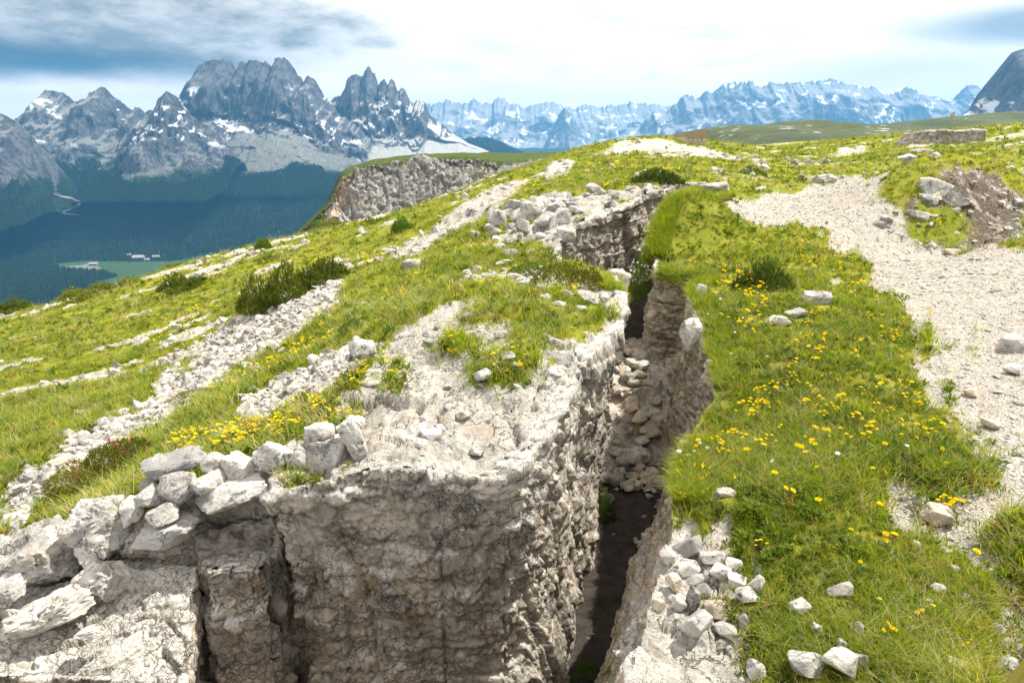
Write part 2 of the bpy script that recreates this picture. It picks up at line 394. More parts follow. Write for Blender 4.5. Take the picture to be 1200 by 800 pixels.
# ------------------------------------------------------------------ materials
def limestone(name, light, mid, stain, stain_amt, dark_amt, fine=1.0, sc_=1.0):
    m, t = new_mat(name)
    pos = t.n('ShaderNodeNewGeometry').outputs['Position']
    info = t.n('ShaderNodeObjectInfo').outputs['Random']
    nA = t.noise(pos, 2.3 * sc_, 5, 0.6); nB = t.noise(pos, 9 * sc_, 6, 0.65); nC = t.noise(pos, 38 * sc_, 5, 0.7)
    wv_ = t.n('ShaderNodeVectorMath', _operation='MULTIPLY_ADD'); t.set(wv_.inputs[0], t.noise(pos, 6 * sc_, 4, 0.6, 'Color')); wv_.inputs[1].default_value = (0.22 / sc_,) * 3; t.set(wv_.inputs[2], pos)
    v = t.voro(wv_.outputs[0], 5.5 * sc_, 'DISTANCE_TO_EDGE')
    crk = t.math('MULTIPLY', t.math('SUBTRACT', 1.0, t.ss(v, 0.0, 0.022)), t.ss(t.noise(pos, 4.1 * sc_, 3, 0.5), 0.47, 0.60))
    c = t.mix(t.ss(t.math('ADD', nA, t.math('MULTIPLY', t.math('SUBTRACT', nB, .5), .8)), 0.38, 0.62), mid, light)
    c = t.mix(t.math('MULTIPLY', t.ss(t.noise(pos, 3.7 * sc_, 5, 0.6), 0.54, 0.70), stain_amt), c, stain)
    lich = t.ss(t.math('ADD', t.noise(pos, 6.5 * sc_, 6, 0.7), t.math('MULTIPLY', t.math('SUBTRACT', nC, .5), .7)), 0.56, 0.66)
    c = t.mix(t.math('MULTIPLY', lich, dark_amt), c, (0.13, 0.13, 0.13))
    specks = t.ss(t.math('ADD', nC, t.math('MULTIPLY', nB, 0.4)), 0.80, 0.90)
    c = t.mix(t.math('MULTIPLY', specks, 0.75), c, (0.07, 0.065, 0.06))
    c = t.mix(t.math('MULTIPLY', crk, 0.7), c, (0.09, 0.08, 0.07))
    c = t.mul(c, t.mix(info, (0.80, 0.79, 0.78), (1.14, 1.11, 1.06)))
    h = t.math('ADD', t.math('MULTIPLY', nB, 0.7), t.math('ADD', t.math('MULTIPLY', nC, 0.5), t.math('MULTIPLY', crk, -0.25)))
    b = t.bump(h, 0.9 * fine, 0.03 / sc_)
    bs = t.n('ShaderNodeBsdfPrincipled', Base__Color=c, Roughness=0.9, Normal=b)
    bs.inputs['Specular IOR Level'].default_value = 0.2
    t.n('ShaderNodeOutputMaterial', Surface=bs.outputs[0])
    return m
M_STONE = limestone('sun bleached limestone', (0.56, 0.54, 0.50), (0.33, 0.32, 0.30), (0.46, 0.37, 0.25), 0.5, 0.75)
M_STONE_TAN = limestone('tan limestone', (0.60, 0.52, 0.40), (0.46, 0.40, 0.32), (0.50, 0.36, 0.18), 0.5, 0.3)
M_WALLROCK = limestone('trench wall limestone', (0.50, 0.46, 0.39), (0.30, 0.28, 0.25), (0.46, 0.33, 0.16), 0.55, 0.65)
M_FARROCK = limestone('cliff limestone', (0.42, 0.40, 0.37), (0.27, 0.26, 0.25), (0.40, 0.33, 0.24), 0.5, 0.6, 1.0, 0.05)

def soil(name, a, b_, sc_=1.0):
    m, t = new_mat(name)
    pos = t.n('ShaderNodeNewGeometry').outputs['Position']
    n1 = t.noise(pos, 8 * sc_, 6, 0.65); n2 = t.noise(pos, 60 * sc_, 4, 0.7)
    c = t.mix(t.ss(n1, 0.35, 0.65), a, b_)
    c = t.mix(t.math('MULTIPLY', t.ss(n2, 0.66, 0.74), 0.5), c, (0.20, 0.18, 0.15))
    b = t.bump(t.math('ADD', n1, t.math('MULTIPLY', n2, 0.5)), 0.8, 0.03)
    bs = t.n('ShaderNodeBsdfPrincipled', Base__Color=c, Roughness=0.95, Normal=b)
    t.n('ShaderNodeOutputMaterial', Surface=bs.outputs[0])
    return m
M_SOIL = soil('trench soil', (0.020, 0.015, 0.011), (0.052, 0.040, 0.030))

# ground: turf, limestone, gravel, bare earth by the zones stored on the mesh
def ground_material():
    m, t = new_mat('alpine ground')
    pos = t.n('ShaderNodeNewGeometry').outputs['Position']
    def at_(n): return t.n('ShaderNodeAttribute', _attribute_name=n).outputs['Fac']
    path, pale, rock, scar = at_('path'), at_('pale'), at_('rock'), at_('scar')
    n1 = t.noise(pos, 0.55, 5, 0.6); n2 = t.noise(pos, 4.5, 6, 0.65); n3 = t.noise(pos, 28, 5, 0.7); n4 = t.noise(pos, 95, 3, 0.7)
    g = t.mix(t.ss(n1, 0.32, 0.66), (0.185, 0.21, 0.015), (0.275, 0.26, 0.022))
    g = t.mix(t.math('MULTIPLY', t.ss(n2, 0.5, 0.72), 0.75), g, (0.12, 0.15, 0.016))
    g = t.mix(t.math('MULTIPLY', t.ss(n3, 0.55, 0.72), 0.55), g, (0.055, 0.07, 0.015))
    g = t.mix(t.math('MULTIPLY', t.ss(t.noise(pos, 2.2, 5, 0.7), 0.56, 0.70), 0.7), g, (0.17, 0.115, 0.05))
    # limestone
    r = t.mix(t.ss(t.math('ADD', n2, t.math('MULTIPLY', t.math('SUBTRACT', n3, .5), .8)), 0.36, 0.62), (0.35, 0.32, 0.275), (0.54, 0.505, 0.445))
    r = t.mix(t.math('MULTIPLY', t.ss(t.noise(pos, 1.9, 5, 0.6), 0.55, 0.72), 0.4), r, (0.50, 0.40, 0.27))
    r = t.mix(t.math('MULTIPLY', t.ss(t.math('ADD', n3, t.math('MULTIPLY', n2, 0.5)), 0.80, 0.92), 0.7), r, (0.10, 0.095, 0.09))
    wv_ = t.n('ShaderNodeVectorMath', _operation='MULTIPLY_ADD'); t.set(wv_.inputs[0], t.noise(pos, 7, 4, 0.65, 'Color')); wv_.inputs[1].default_value = (0.2, 0.2, 0.2); t.set(wv_.inputs[2], pos)
    rv = t.voro(wv_.outputs[0], 6.5, 'DISTANCE_TO_EDGE')
    rcr = t.math('MULTIPLY', t.math('SUBTRACT', 1.0, t.ss(rv, 0.0, 0.03)), t.ss(t.noise(pos, 3.1, 3, 0.5), 0.42, 0.56))
    r = t.mix(t.math('MULTIPLY', rcr, 0.75), r, (0.08, 0.07, 0.06))
    r = t.mix(t.math('MULTIPLY', t.ss(t.noise(pos, 5.3, 6, 0.7, dist=.4), 0.56, 0.68), 0.5), r, (0.16, 0.155, 0.15))
    # gravel: individual chips
    vc = t.n('ShaderNodeTexVoronoi', Vector=pos, Scale=46.0)
    vd = t.voro(pos, 46, 'DISTANCE_TO_EDGE')
    vc2 = t.n('ShaderNodeTexVoronoi', Vector=pos, Scale=17.0)
    chip = t.n('ShaderNodeSeparateColor', Color=vc.outputs['Color']).outputs[0]
    chip2 = t.n('ShaderNodeSeparateColor', Color=vc2.outputs['Color']).outputs[0]
    gv = t.mix(chip, (0.40, 0.36, 0.30), (0.62, 0.575, 0.50))
    gv = t.mix(t.math('MULTIPLY', t.ss(chip2, 0.5, 0.9), 0.4), gv, (0.64, 0.575, 0.48))
    gv = t.mix(t.math('MULTIPLY', t.math('MULTIPLY', t.math('SUBTRACT', 1.0, t.ss(vd, 0.0, 0.10)), t.ss(n2, 0.40, 0.6)), 0.6), gv, (0.15, 0.12, 0.09))
    gv = t.mix(t.math('MULTIPLY', t.ss(n2, 0.5, 0.75), 0.45), gv, (0.34, 0.27, 0.19))
    # earth
    e = t.mix(t.ss(n3, 0.35, 0.65), (0.065, 0.048, 0.035), (0.20, 0.16, 0.12))
    e = t.mix(t.ss(n2, 0.52, 0.66), e, (0.42, 0.385, 0.33))
    jag = t.math('MULTIPLY', t.math('SUBTRACT', t.math('ADD', n3, t.math('MULTIPLY', n2, 0.6)), 0.8), 0.9)
    def edge(wt): return t.ss(t.math('ADD', wt, jag), 0.38, 0.62)
    c = t.mix(edge(pale), g, t.mix(t.ss(n2, .42, .6), r, gv))
    c = t.mix(edge(scar), c, e)
    c = t.mix(edge(path), c, gv)
    c = t.mix(edge(rock), c, r)
    hard = t.math('MAXIMUM', path, t.math('MAXIMUM', rock, pale))
    hgt = t.math('ADD', t.math('MULTIPLY', n3, 0.8), t.math('ADD', t.math('MULTIPLY', n4, 0.35), t.math('MULTIPLY', t.math('MULTIPLY', t.ss(vd, 0, 0.2), path), 0.30)))
    hgt = t.math('ADD', hgt, t.math('MULTIPLY', t.math('MULTIPLY', rcr, rock), -0.5))
    b = t.bump(hgt, 1.0, 0.035)
    bs = t.n('ShaderNodeBsdfPrincipled', Base__Color=c, Roughness=0.92, Normal=b)
    bs.inputs['Specular IOR Level'].default_value = 0.15
    t.n('ShaderNodeOutputMaterial', Surface=bs.outputs[0])
    return m
M_GROUND = ground_material()

# ------------------------------------------------------------------ the ground sheet
NR, NC = 860, 620
Yr = np.exp(np.linspace(math.log(1.15), math.log(170), NR))
Ar = np.linspace(-0.98, 1.02, NC)
GX = Ar[None] * Yr[:, None]; GY = np.repeat(Yr[:, None], NC, 1)
GZ = hbase(GX, GY)
zp = [a.reshape(NR, NC) for a in zones(GX, GY)]
ex = zone(GX, GY, Z_EXTRA, 1.5, 0.10, 9, 0.5).reshape(NR, NC)
path, pale, scree, rock, scar, bare = [a * (1 - ex) for a in zp]
GEX = ex
P3 = np.stack([GX.ravel(), GY.ravel(), 0 * GX.ravel()], 1)
grassw = 1 - np.clip(np.maximum.reduce([path, pale * .8, scree, rock, scar]), 0, 1)
# mounds and hollows of the turf, broken steps on rock, lumps of scree
GZ += (fbm(P3, 1.3, 3, 3) * 0.045 + fbm(P3, 0.42, 3, 8) * 0.022).reshape(NR, NC) * grassw
GZ += (fbm(P3, 7, 3, 13) * 0.16).reshape(NR, NC) * sstep(GY, 14, 26)
GZ += (fbm(P3, 0.13, 3, 31) * 0.008).reshape(NR, NC) * path
sel = ((rock + scree + pale + scar) > 0.02).ravel()
Psel = np.stack([GX.ravel(), GY.ravel(), GZ.ravel()], 1)[sel]
fr = np.zeros(NR * NC)
fr[sel] = fracture(Psel, [((0.50, 0.38, 0.9), 0.030, 0.045), ((0.17, 0.13, 0.4), 0.016, 0.022), ((0.06, 0.05, 0.14), 0.007, 0.006)], 5) + 0.022 * fbm(Psel, 0.17, 4, 6, 0.6) - 0.03 * np.clip(ridged(Psel, 0.5, 3, 16) - .7, 0, 1)
far2 = np.zeros(NR * NC); far2[sel] = fracture(Psel, [((1.6, 1.1, 1.2), 0.16, 0.05)], 77)
GZ += (fr.reshape(NR, NC) * np.clip(rock * 1.0 + scree * 1.1 + scar * 1.6 + pale * 0.9, 0, 1.6)) + far2.reshape(NR, NC) * pale * sstep(GY, 8, 20) + 0.6 * far2.reshape(NR, NC) * rock * sstep(GY, 7, 11)
GZ += (-0.05 * path * sstep(GY, 1, 3)) + 0.02 * grassw + 0.05 * ex
gf = grid_faces(NR, NC)
fcx = GX.ravel()[gf].mean(1); fcy = GY.ravel()[gf].mean(1)
near = (fcy < 17) & (np.abs(fcx) < 6)
ins = np.zeros(len(gf), bool); ins[near] = sdist(fcx[near], fcy[near], TRENCH) > 0.0
ground = link_mesh('ground', np.stack([GX, GY, GZ], -1).reshape(-1, 3), gf[~ins], M_GROUND, kind='structure')
for nme, arr in (('path', np.maximum(path, bare)), ('pale', np.maximum(pale, scree)), ('rock', rock * (1 - bare * .9)), ('scar', scar)):
    set_attr(ground, nme, arr)
# bilinear lookup of the finished relief
def relief(x, y):
    x = np.atleast_1d(np.asarray(x, float)); y = np.atleast_1d(np.asarray(y, float))
    fi = (np.log(np.maximum(y, 1.151)) - math.log(1.15)) / (math.log(170) - math.log(1.15)) * (NR - 1)
    fj = (x / np.maximum(y, 1.151) + 0.98) / 2.0 * (NC - 1)
    fi = np.clip(fi, 0, NR - 1.001); fj = np.clip(fj, 0, NC - 1.001)
    i = fi.astype(int); j = fj.astype(int); a = fi - i; b = fj - j
    return (GZ[i, j] * (1 - a) * (1 - b) + GZ[i + 1, j] * a * (1 - b) + GZ[i, j + 1] * (1 - a) * b + GZ[i + 1, j + 1] * a * b)
def gridval(G, x, y):
    fi = (np.log(np.maximum(y, 1.151)) - math.log(1.15)) / (math.log(170) - math.log(1.15)) * (NR - 1)
    fj = (x / np.maximum(y, 1.151) + 0.98) / 2.0 * (NC - 1)
    return G[np.clip(np.round(fi).astype(int), 0, NR - 1), np.clip(np.round(fj).astype(int), 0, NC - 1)]

# ------------------------------------------------------------------ trench walls
def catmull(pts, ts):
    pts = np.asarray(pts, float); n = len(pts)
    k = np.clip(np.floor(ts).astype(int), 0, n - 2); f = (ts - k)[:, None]
    p0 = pts[np.maximum(k - 1, 0)]; p1 = pts[k]; p2 = pts[k + 1]; p3 = pts[np.minimum(k + 2, n - 1)]
    return 0.5 * ((2 * p1) + (-p0 + p2) * f + (2 * p0 - 5 * p1 + 4 * p2 - p3) * f ** 2 + (-p0 + 3 * p1 - 3 * p2 + p3) * f ** 3)
def wall_strip(name, rim, bot, side, specs, seed, mat, lip=0.3, k=0.0030, rows=170, lift=0.012, shape=None, zb=ZFLOOR - 0.15):
    t = np.linspace(0, len(rim) - 1.0001, 4000)
    R = catmull(rim, t); L = np.concatenate([[0], np.cumsum(np.linalg.norm(np.diff(R, axis=0), axis=1) / (k * np.maximum(R[1:, 1], 1.8)))])
    nc = int(L[-1]); ts = np.interp(np.linspace(0, L[-1], nc), L, t)
    R = catmull(rim, ts); B = catmull(bot, ts)
    T = np.gradient(R, axis=0); T /= np.linalg.norm(T, axis=1, keepdims=True)
    N = np.stack([T[:, 1], -T[:, 0]], 1) * side                       # into the trench
    ker = np.exp(-np.linspace(-2, 2, 41) ** 2); ker /= ker.sum()
    N = np.stack([np.convolve(np.pad(N[:, q], 20, mode='edge'), ker, 'valid') for q in (0, 1)], 1)
    N /= np.linalg.norm(N, axis=1, keepdims=True)
    nl = 22
    P = np.zeros((nl + rows, nc, 3))
    ztop = relief(R[:, 0] - N[:, 0] * 0.04, R[:, 1] - N[:, 1] * 0.04)
    ztop = np.convolve(np.pad(ztop, 10, mode='edge'), np.ones(21) / 21, 'valid')
    for r in range(nl):
        u = lip * (1 - r / nl)
        q = R - N * u
        P[r, :, :2] = q
        zz = relief(q[:, 0], q[:, 1])
        blend = sstep(np.array([u]), 0.0, 0.12)[0]
        P[r, :, 2] = zz * blend + ztop * (1 - blend) + lift - 0.10 * (u / lip) ** 2.5
    for r in range(rows):
        v = (r + 1) / rows
        ww = v
        P[nl + r, :, :2] = R * (1 - ww) + B * ww
        P[nl + r, :, 2] = (ztop + lift) * (1 - v) + zb * v
    n = grid_normals(P)
    mid = n[nl + rows // 2, :, :2]
    if np.mean((mid * N).sum(1)) < 0: n = -n; flip = True
    else: flip = False
    # hold the wall normal horizontal-ish below the lip for a clean overhang
    Pf = P.reshape(-1, 3)
    depth = (P[..., 2] - (ztop + lift)[None]).reshape(-1)              # 0 at rim, negative below
    Pq = Pf.copy(); Pq[:, 2] *= 1 - 0.68 * sstep(Pf[:, 0], 0.10, 0.35) * (side > 0)
    calm = 1 - 0.62 * (1 - sstep(Pf[:, 1], 3.2, 4.0)) * (side < 0)
    d = calm * fracture(Pq, specs, seed) * (0.75 + 0.25 * sstep(-depth, 0.03, 0.16)) * (0.72 + 0.45 * fbm(Pf, 0.45, 3, seed + 5)) + 0.016 * fbm(Pf, 0.12, 4, seed + 2, 0.6)
    if shape is not None:
        on = np.zeros((nl + rows, nc)); on[nl:] = 1; d = d + shape(Pf, depth) * on.ravel()
    lipmask = np.ones((nl + rows, nc)); lipmask[:nl] = (0.7 + 0.25 * np.linspace(0, 1, nl))[:, None]
    d = d.reshape(nl + rows, nc) * lipmask
    P = P + n * d[..., None]
    f = grid_faces(nl + rows, nc)
    if not flip: f = f[:, ::-1]
    return link_mesh(name, P.reshape(-1, 3), f, mat, kind='structure')

def bedding(Pf, depth, seed, amp):
    q = np.stack([Pf[:, 0] * 0.12, Pf[:, 1] * 0.12, Pf[:, 2] + 0.05 * fbm(Pf, 0.6, 2, seed)], 1)
    f1, f2, rn, tl = cells(q, (1.2, 1.2, 0.16), seed)
    return amp * (rn - 0.5) * 2 - 0.5 * amp * np.clip(1 - (f2 - f1) / 0.12, 0, 1)
def shape_l(Pf, depth):
    cap = 0.065 * sstep(depth + 0.07 * fbm(Pf, .3, 4, 3), -0.155, -0.115) - 0.03
    led = 0.05 * sstep(depth, -0.40, -0.36) * sstep(Pf[:, 0], -0.35, 0.05) * sstep(-Pf[:, 1], -4.5, -3.6)
    q = np.stack([Pf[:, 0], Pf[:, 1], Pf[:, 2] * 0.2], 1)
    f1, f2, rn, tl = cells(q, (0.34, 0.34, 0.5), 66)
    joint = -0.035 * np.clip(1 - (f2 - f1) / 0.05, 0, 1) * sstep(-depth, 0.3, 0.6)
    far = sstep(Pf[:, 1], 8.5, 9.5)
    rib = 0.10 * (rn - .5) * far
    return cap + led + joint + bedding(Pf, depth, 9, 0.018) + rib + 0.085 * fbm(Pf, 0.8, 4, 14)
def shape_r(Pf, depth):
    q = np.stack([Pf[:, 0], Pf[:, 1], Pf[:, 2] * 0.25], 1)
    f1, f2, rn, tl = cells(q, (0.30, 0.42, 0.5), 71)
    near_ = 1 - sstep(Pf[:, 1], 3.2, 4.0)
    return (0.05 * (rn - .5) - 0.03 * np.clip(1 - (f2 - f1) / 0.06, 0, 1)) * (1 - .7 * near_) + bedding(Pf, depth, 19, 0.02) + 0.06 * fbm(Pf, 0.8, 3, 24) - 0.0

def rockwall_material(gain=1.0):
    """limestone of the walls: bleached on the upward faces where rain and sun reach it, browner on the cut faces"""
    m, t = new_mat('cut limestone' if gain == 1.0 else 'lightened brown limestone')
    geo = t.n('ShaderNodeNewGeometry'); pos = geo.outputs['Position']
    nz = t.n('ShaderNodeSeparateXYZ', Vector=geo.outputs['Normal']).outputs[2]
    nA = t.noise(pos, 2.1, 5, 0.6); nB = t.noise(pos, 8, 6, 0.65); nC = t.noise(pos, 34, 5, 0.7)
    wv_ = t.n('ShaderNodeVectorMath', _operation='MULTIPLY_ADD'); t.set(wv_.inputs[0], t.noise(pos, 7, 4, 0.65, 'Color')); wv_.inputs[1].default_value = (0.16, 0.16, 0.12); t.set(wv_.inputs[2], pos)
    v = t.voro(wv_.outputs[0], 9.0, 'DISTANCE_TO_EDGE')
    crk = t.math('MULTIPLY', t.math('SUBTRACT', 1.0, t.ss(v, 0.0, 0.03)), t.ss(t.noise(pos, 3.3, 3, 0.5), 0.45, 0.58))
    vB = t.voro(wv_.outputs[0], 21.0, 'DISTANCE_TO_EDGE')
    crk = t.math('MAXIMUM', crk, t.math('MULTIPLY', t.math('MULTIPLY', t.math('SUBTRACT', 1.0, t.ss(vB, 0.0, 0.05)), t.ss(t.noise(pos, 5.1, 3, 0.55), 0.40, 0.54)), 0.8))
    vcol = t.n('ShaderNodeSeparateColor', Color=t.voro(wv_.outputs[0], 19, 'F1', 'Color')).outputs[0]
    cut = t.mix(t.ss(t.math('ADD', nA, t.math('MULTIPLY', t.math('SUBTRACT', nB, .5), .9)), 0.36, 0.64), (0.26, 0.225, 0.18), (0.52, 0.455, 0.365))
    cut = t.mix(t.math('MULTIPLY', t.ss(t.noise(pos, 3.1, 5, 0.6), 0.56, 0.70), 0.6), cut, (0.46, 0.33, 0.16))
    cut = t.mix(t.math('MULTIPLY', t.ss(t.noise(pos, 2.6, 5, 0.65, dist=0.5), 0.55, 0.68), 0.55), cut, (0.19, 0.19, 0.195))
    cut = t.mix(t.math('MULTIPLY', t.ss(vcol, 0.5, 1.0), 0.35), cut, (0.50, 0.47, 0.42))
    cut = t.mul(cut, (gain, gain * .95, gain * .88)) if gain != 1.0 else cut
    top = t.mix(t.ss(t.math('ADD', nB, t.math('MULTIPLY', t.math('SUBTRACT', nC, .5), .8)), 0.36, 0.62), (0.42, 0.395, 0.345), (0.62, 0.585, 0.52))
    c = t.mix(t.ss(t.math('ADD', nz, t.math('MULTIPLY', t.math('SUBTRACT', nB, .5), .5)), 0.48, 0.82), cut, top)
    c = t.mix(t.math('MULTIPLY', t.ss(t.math('ADD', nC, t.math('MULTIPLY', nB, 0.4)), 0.78, 0.90), 0.65), c, (0.07, 0.065, 0.06))
    c = t.mix(t.math('MULTIPLY', crk, 0.65), c, (0.07, 0.06, 0.05))
    nD = t.noise(pos, 110, 4, 0.7)
    h = t.math('ADD', t.math('ADD', t.math('MULTIPLY', nB, 0.6), t.math('MULTIPLY', nD, 0.22)), t.math('ADD', t.math('MULTIPLY', nC, 0.55), t.math('ADD', t.math('MULTIPLY', crk, -0.3), t.math('ADD', t.math('MULTIPLY', vcol, 0.35), t.math('MULTIPLY', t.n('ShaderNodeSeparateColor', Color=t.voro(wv_.outputs[0], 48, 'F1', 'Color')).outputs[0], 0.16)))))
    b = t.bump(h, 1.0, 0.032)
    bs = t.n('ShaderNodeBsdfPrincipled', Base__Color=c, Roughness=0.9, Normal=b)
    bs.inputs['Specular IOR Level'].default_value = 0.2
    t.n('ShaderNodeOutputMaterial', Surface=bs.outputs[0])
    return m
M_CUT = rockwall_material(); M_CUTB = rockwall_material(1.35)  # right wall copy: browner, and lightened in colour to make up for deep shade
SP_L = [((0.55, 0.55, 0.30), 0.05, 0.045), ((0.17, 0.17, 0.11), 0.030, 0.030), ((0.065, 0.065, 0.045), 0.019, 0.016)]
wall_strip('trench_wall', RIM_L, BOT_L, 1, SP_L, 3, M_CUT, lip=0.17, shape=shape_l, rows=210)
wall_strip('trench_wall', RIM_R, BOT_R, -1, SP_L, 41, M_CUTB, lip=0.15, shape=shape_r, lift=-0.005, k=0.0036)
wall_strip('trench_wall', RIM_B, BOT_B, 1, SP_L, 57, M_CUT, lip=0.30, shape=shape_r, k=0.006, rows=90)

# trench floor: trodden dark soil, with a heap of fallen rock where it narrows
fx = np.linspace(-4.2, 5.6, 420); fy = np.linspace(1.2, 16, 560)
FX, FY = np.meshgrid(fx, fy)
pf = np.stack([FX.ravel(), FY.ravel(), 0 * FX.ravel()], 1)
FZ = ZFLOOR + (fbm(pf, 0.6, 4, 71) * 0.03).reshape(FX.shape)
FZ += 0.32 * sstep(FY, 6.3, 8.2) + 0.5 * sstep(FY, 8.6, 11)
ff = grid_faces(*FX.shape)
c0 = np.stack([FX.ravel(), FY.ravel()], 1)[ff].mean(1)
keep = sdist(c0[:, 0], c0[:, 1], TRENCH) > -0.45
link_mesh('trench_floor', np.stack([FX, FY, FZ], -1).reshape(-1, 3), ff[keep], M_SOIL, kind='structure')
def floor_z(x, y): return ZFLOOR + 0.32 * sstep(y, 6.3, 8.2) + 0.5 * sstep(y, 8.6, 11)

# ------------------------------------------------------------------ generic dense block of bedrock from eight corners
def rock_block(name, c8, seg, specs, seed, mat, rnd=0.12):
    """c8: bottom four then top four corners, counter-clockwise from the near-left"""
    c8 = np.asarray(c8, float); nx, ny, nz = seg
    V = []; FQ = []; off = 0
    def face(a, b, c, d, n1, n2):
        nonlocal off
        u = np.linspace(0, 1, n1 + 1); v = np.linspace(0, 1, n2 + 1); U, W = np.meshgrid(u, v)
        p = (c8[a][None, None] * ((1 - U) * (1 - W))[..., None] + c8[b] * (U * (1 - W))[..., None] + c8[c] * (U * W)[..., None] + c8[d] * ((1 - U) * W)[..., None])
        V.append(p.reshape(-1, 3)); FQ.append(grid_faces(n2 + 1, n1 + 1) + off); off += p.shape[0] * p.shape[1]
    face(0, 1, 5, 4, nx, nz); face(1, 2, 6, 5, ny, nz); face(2, 3, 7, 6, nx, nz); face(3, 0, 4, 7, ny, nz); face(4, 5, 6, 7, nx, ny); face(1, 0, 3, 2, nx, ny)
    V = np.concatenate(V); FQ = np.concatenate(FQ)
    key = np.round(V, 5); _, idx, inv_ = np.unique(key, axis=0, return_index=True, return_inverse=True)
    V = V[idx]; FQ = inv_.reshape(-1)[FQ]
    cen = c8.mean(0); half = (c8.max(0) - c8.min(0)) / 2
    r = (V - cen) / half; rr = np.linalg.norm(r, axis=1, keepdims=True)
    V = V + (cen + r / np.maximum(rr, 1e-6) * half * 1.12 - V) * np.clip((rr - 1.05) / 0.7, 0, 1) * rnd * 3
    # normals
    fn = np.cross(V[FQ[:, 2]] - V[FQ[:, 0]], V[FQ[:, 3]] - V[FQ[:, 1]])
    n = np.zeros_like(V)
    for q in range(4): np.add.at(n, FQ[:, q], fn)
    n /= np.maximum(np.linalg.norm(n, axis=1, keepdims=True), 1e-9)
    V = V + n * (fracture(V, specs, seed) + 0.03 * fbm(V, 0.5, 3, seed))[:, None]
    return link_mesh(name, V, FQ, mat)

def corners(front, back, zb0):
    """front/back: (x0, x1, y, z_at_x0, z_at_x1)"""
    fx0, fx1, fy_, fz0, fz1 = front; bx0, bx1, by_, bz0, bz1 = back
    return [(fx0, fy_, zb0), (fx1, fy_, zb0), (bx1, by_, zb0), (bx0, by_, zb0), (fx0, fy_, fz0), (fx1, fy_, fz1), (bx1, by_, bz1), (bx0, by_, bz0)]
def pz(px, py, Y): return at(px, py, Y)
SP_B = [((0.40, 0.22, 0.26), 0.035, 0.03), ((0.14, 0.10, 0.09), 0.016, 0.012), ((0.05, 0.045, 0.04), 0.007, 0.005)]
# big sloping slab below the dry stones, in the left corner
a = pz(-60, 790, 2.35); b = pz(214, 800, 2.35); c = pz(235, 655, 2.9); d = pz(-60, 700, 2.95)
slab = rock_block('rock_slab', [(a[0], a[1] - 0.1, -1.5), (b[0], b[1] - .1, -1.5), (c[0], c[1], -1.5), (d[0], d[1], -1.5), tuple(a), tuple(b), tuple(c), tuple(d)], (150, 90, 80), SP_B, 61, M_CUT, 0.06)
tag(slab, 'broad tan limestone slab sloping down in the bottom corner below the stacked stones', 'rock')
# the narrow rib between the two dark clefts
a = pz(238, 800, 2.62); b = pz(306, 800, 2.62); c = pz(312, 655, 2.98); d = pz(246, 655, 2.98)
e0 = pz(238, 668, 2.68); e1 = pz(308, 660, 2.68)
rib = rock_block('rock_rib', [(e0[0], 2.66, -1.6), (e1[0], 2.66, -1.6), (c[0], 3.02, -1.6), (d[0], 3.02, -1.6), tuple(e0), tuple(e1), tuple(c), tuple(d)], (50, 40, 140), SP_B, 67, M_CUT, 0.06)
tag(rib, 'narrow upright rock rib between two dark clefts below the lintel stone', 'rock')

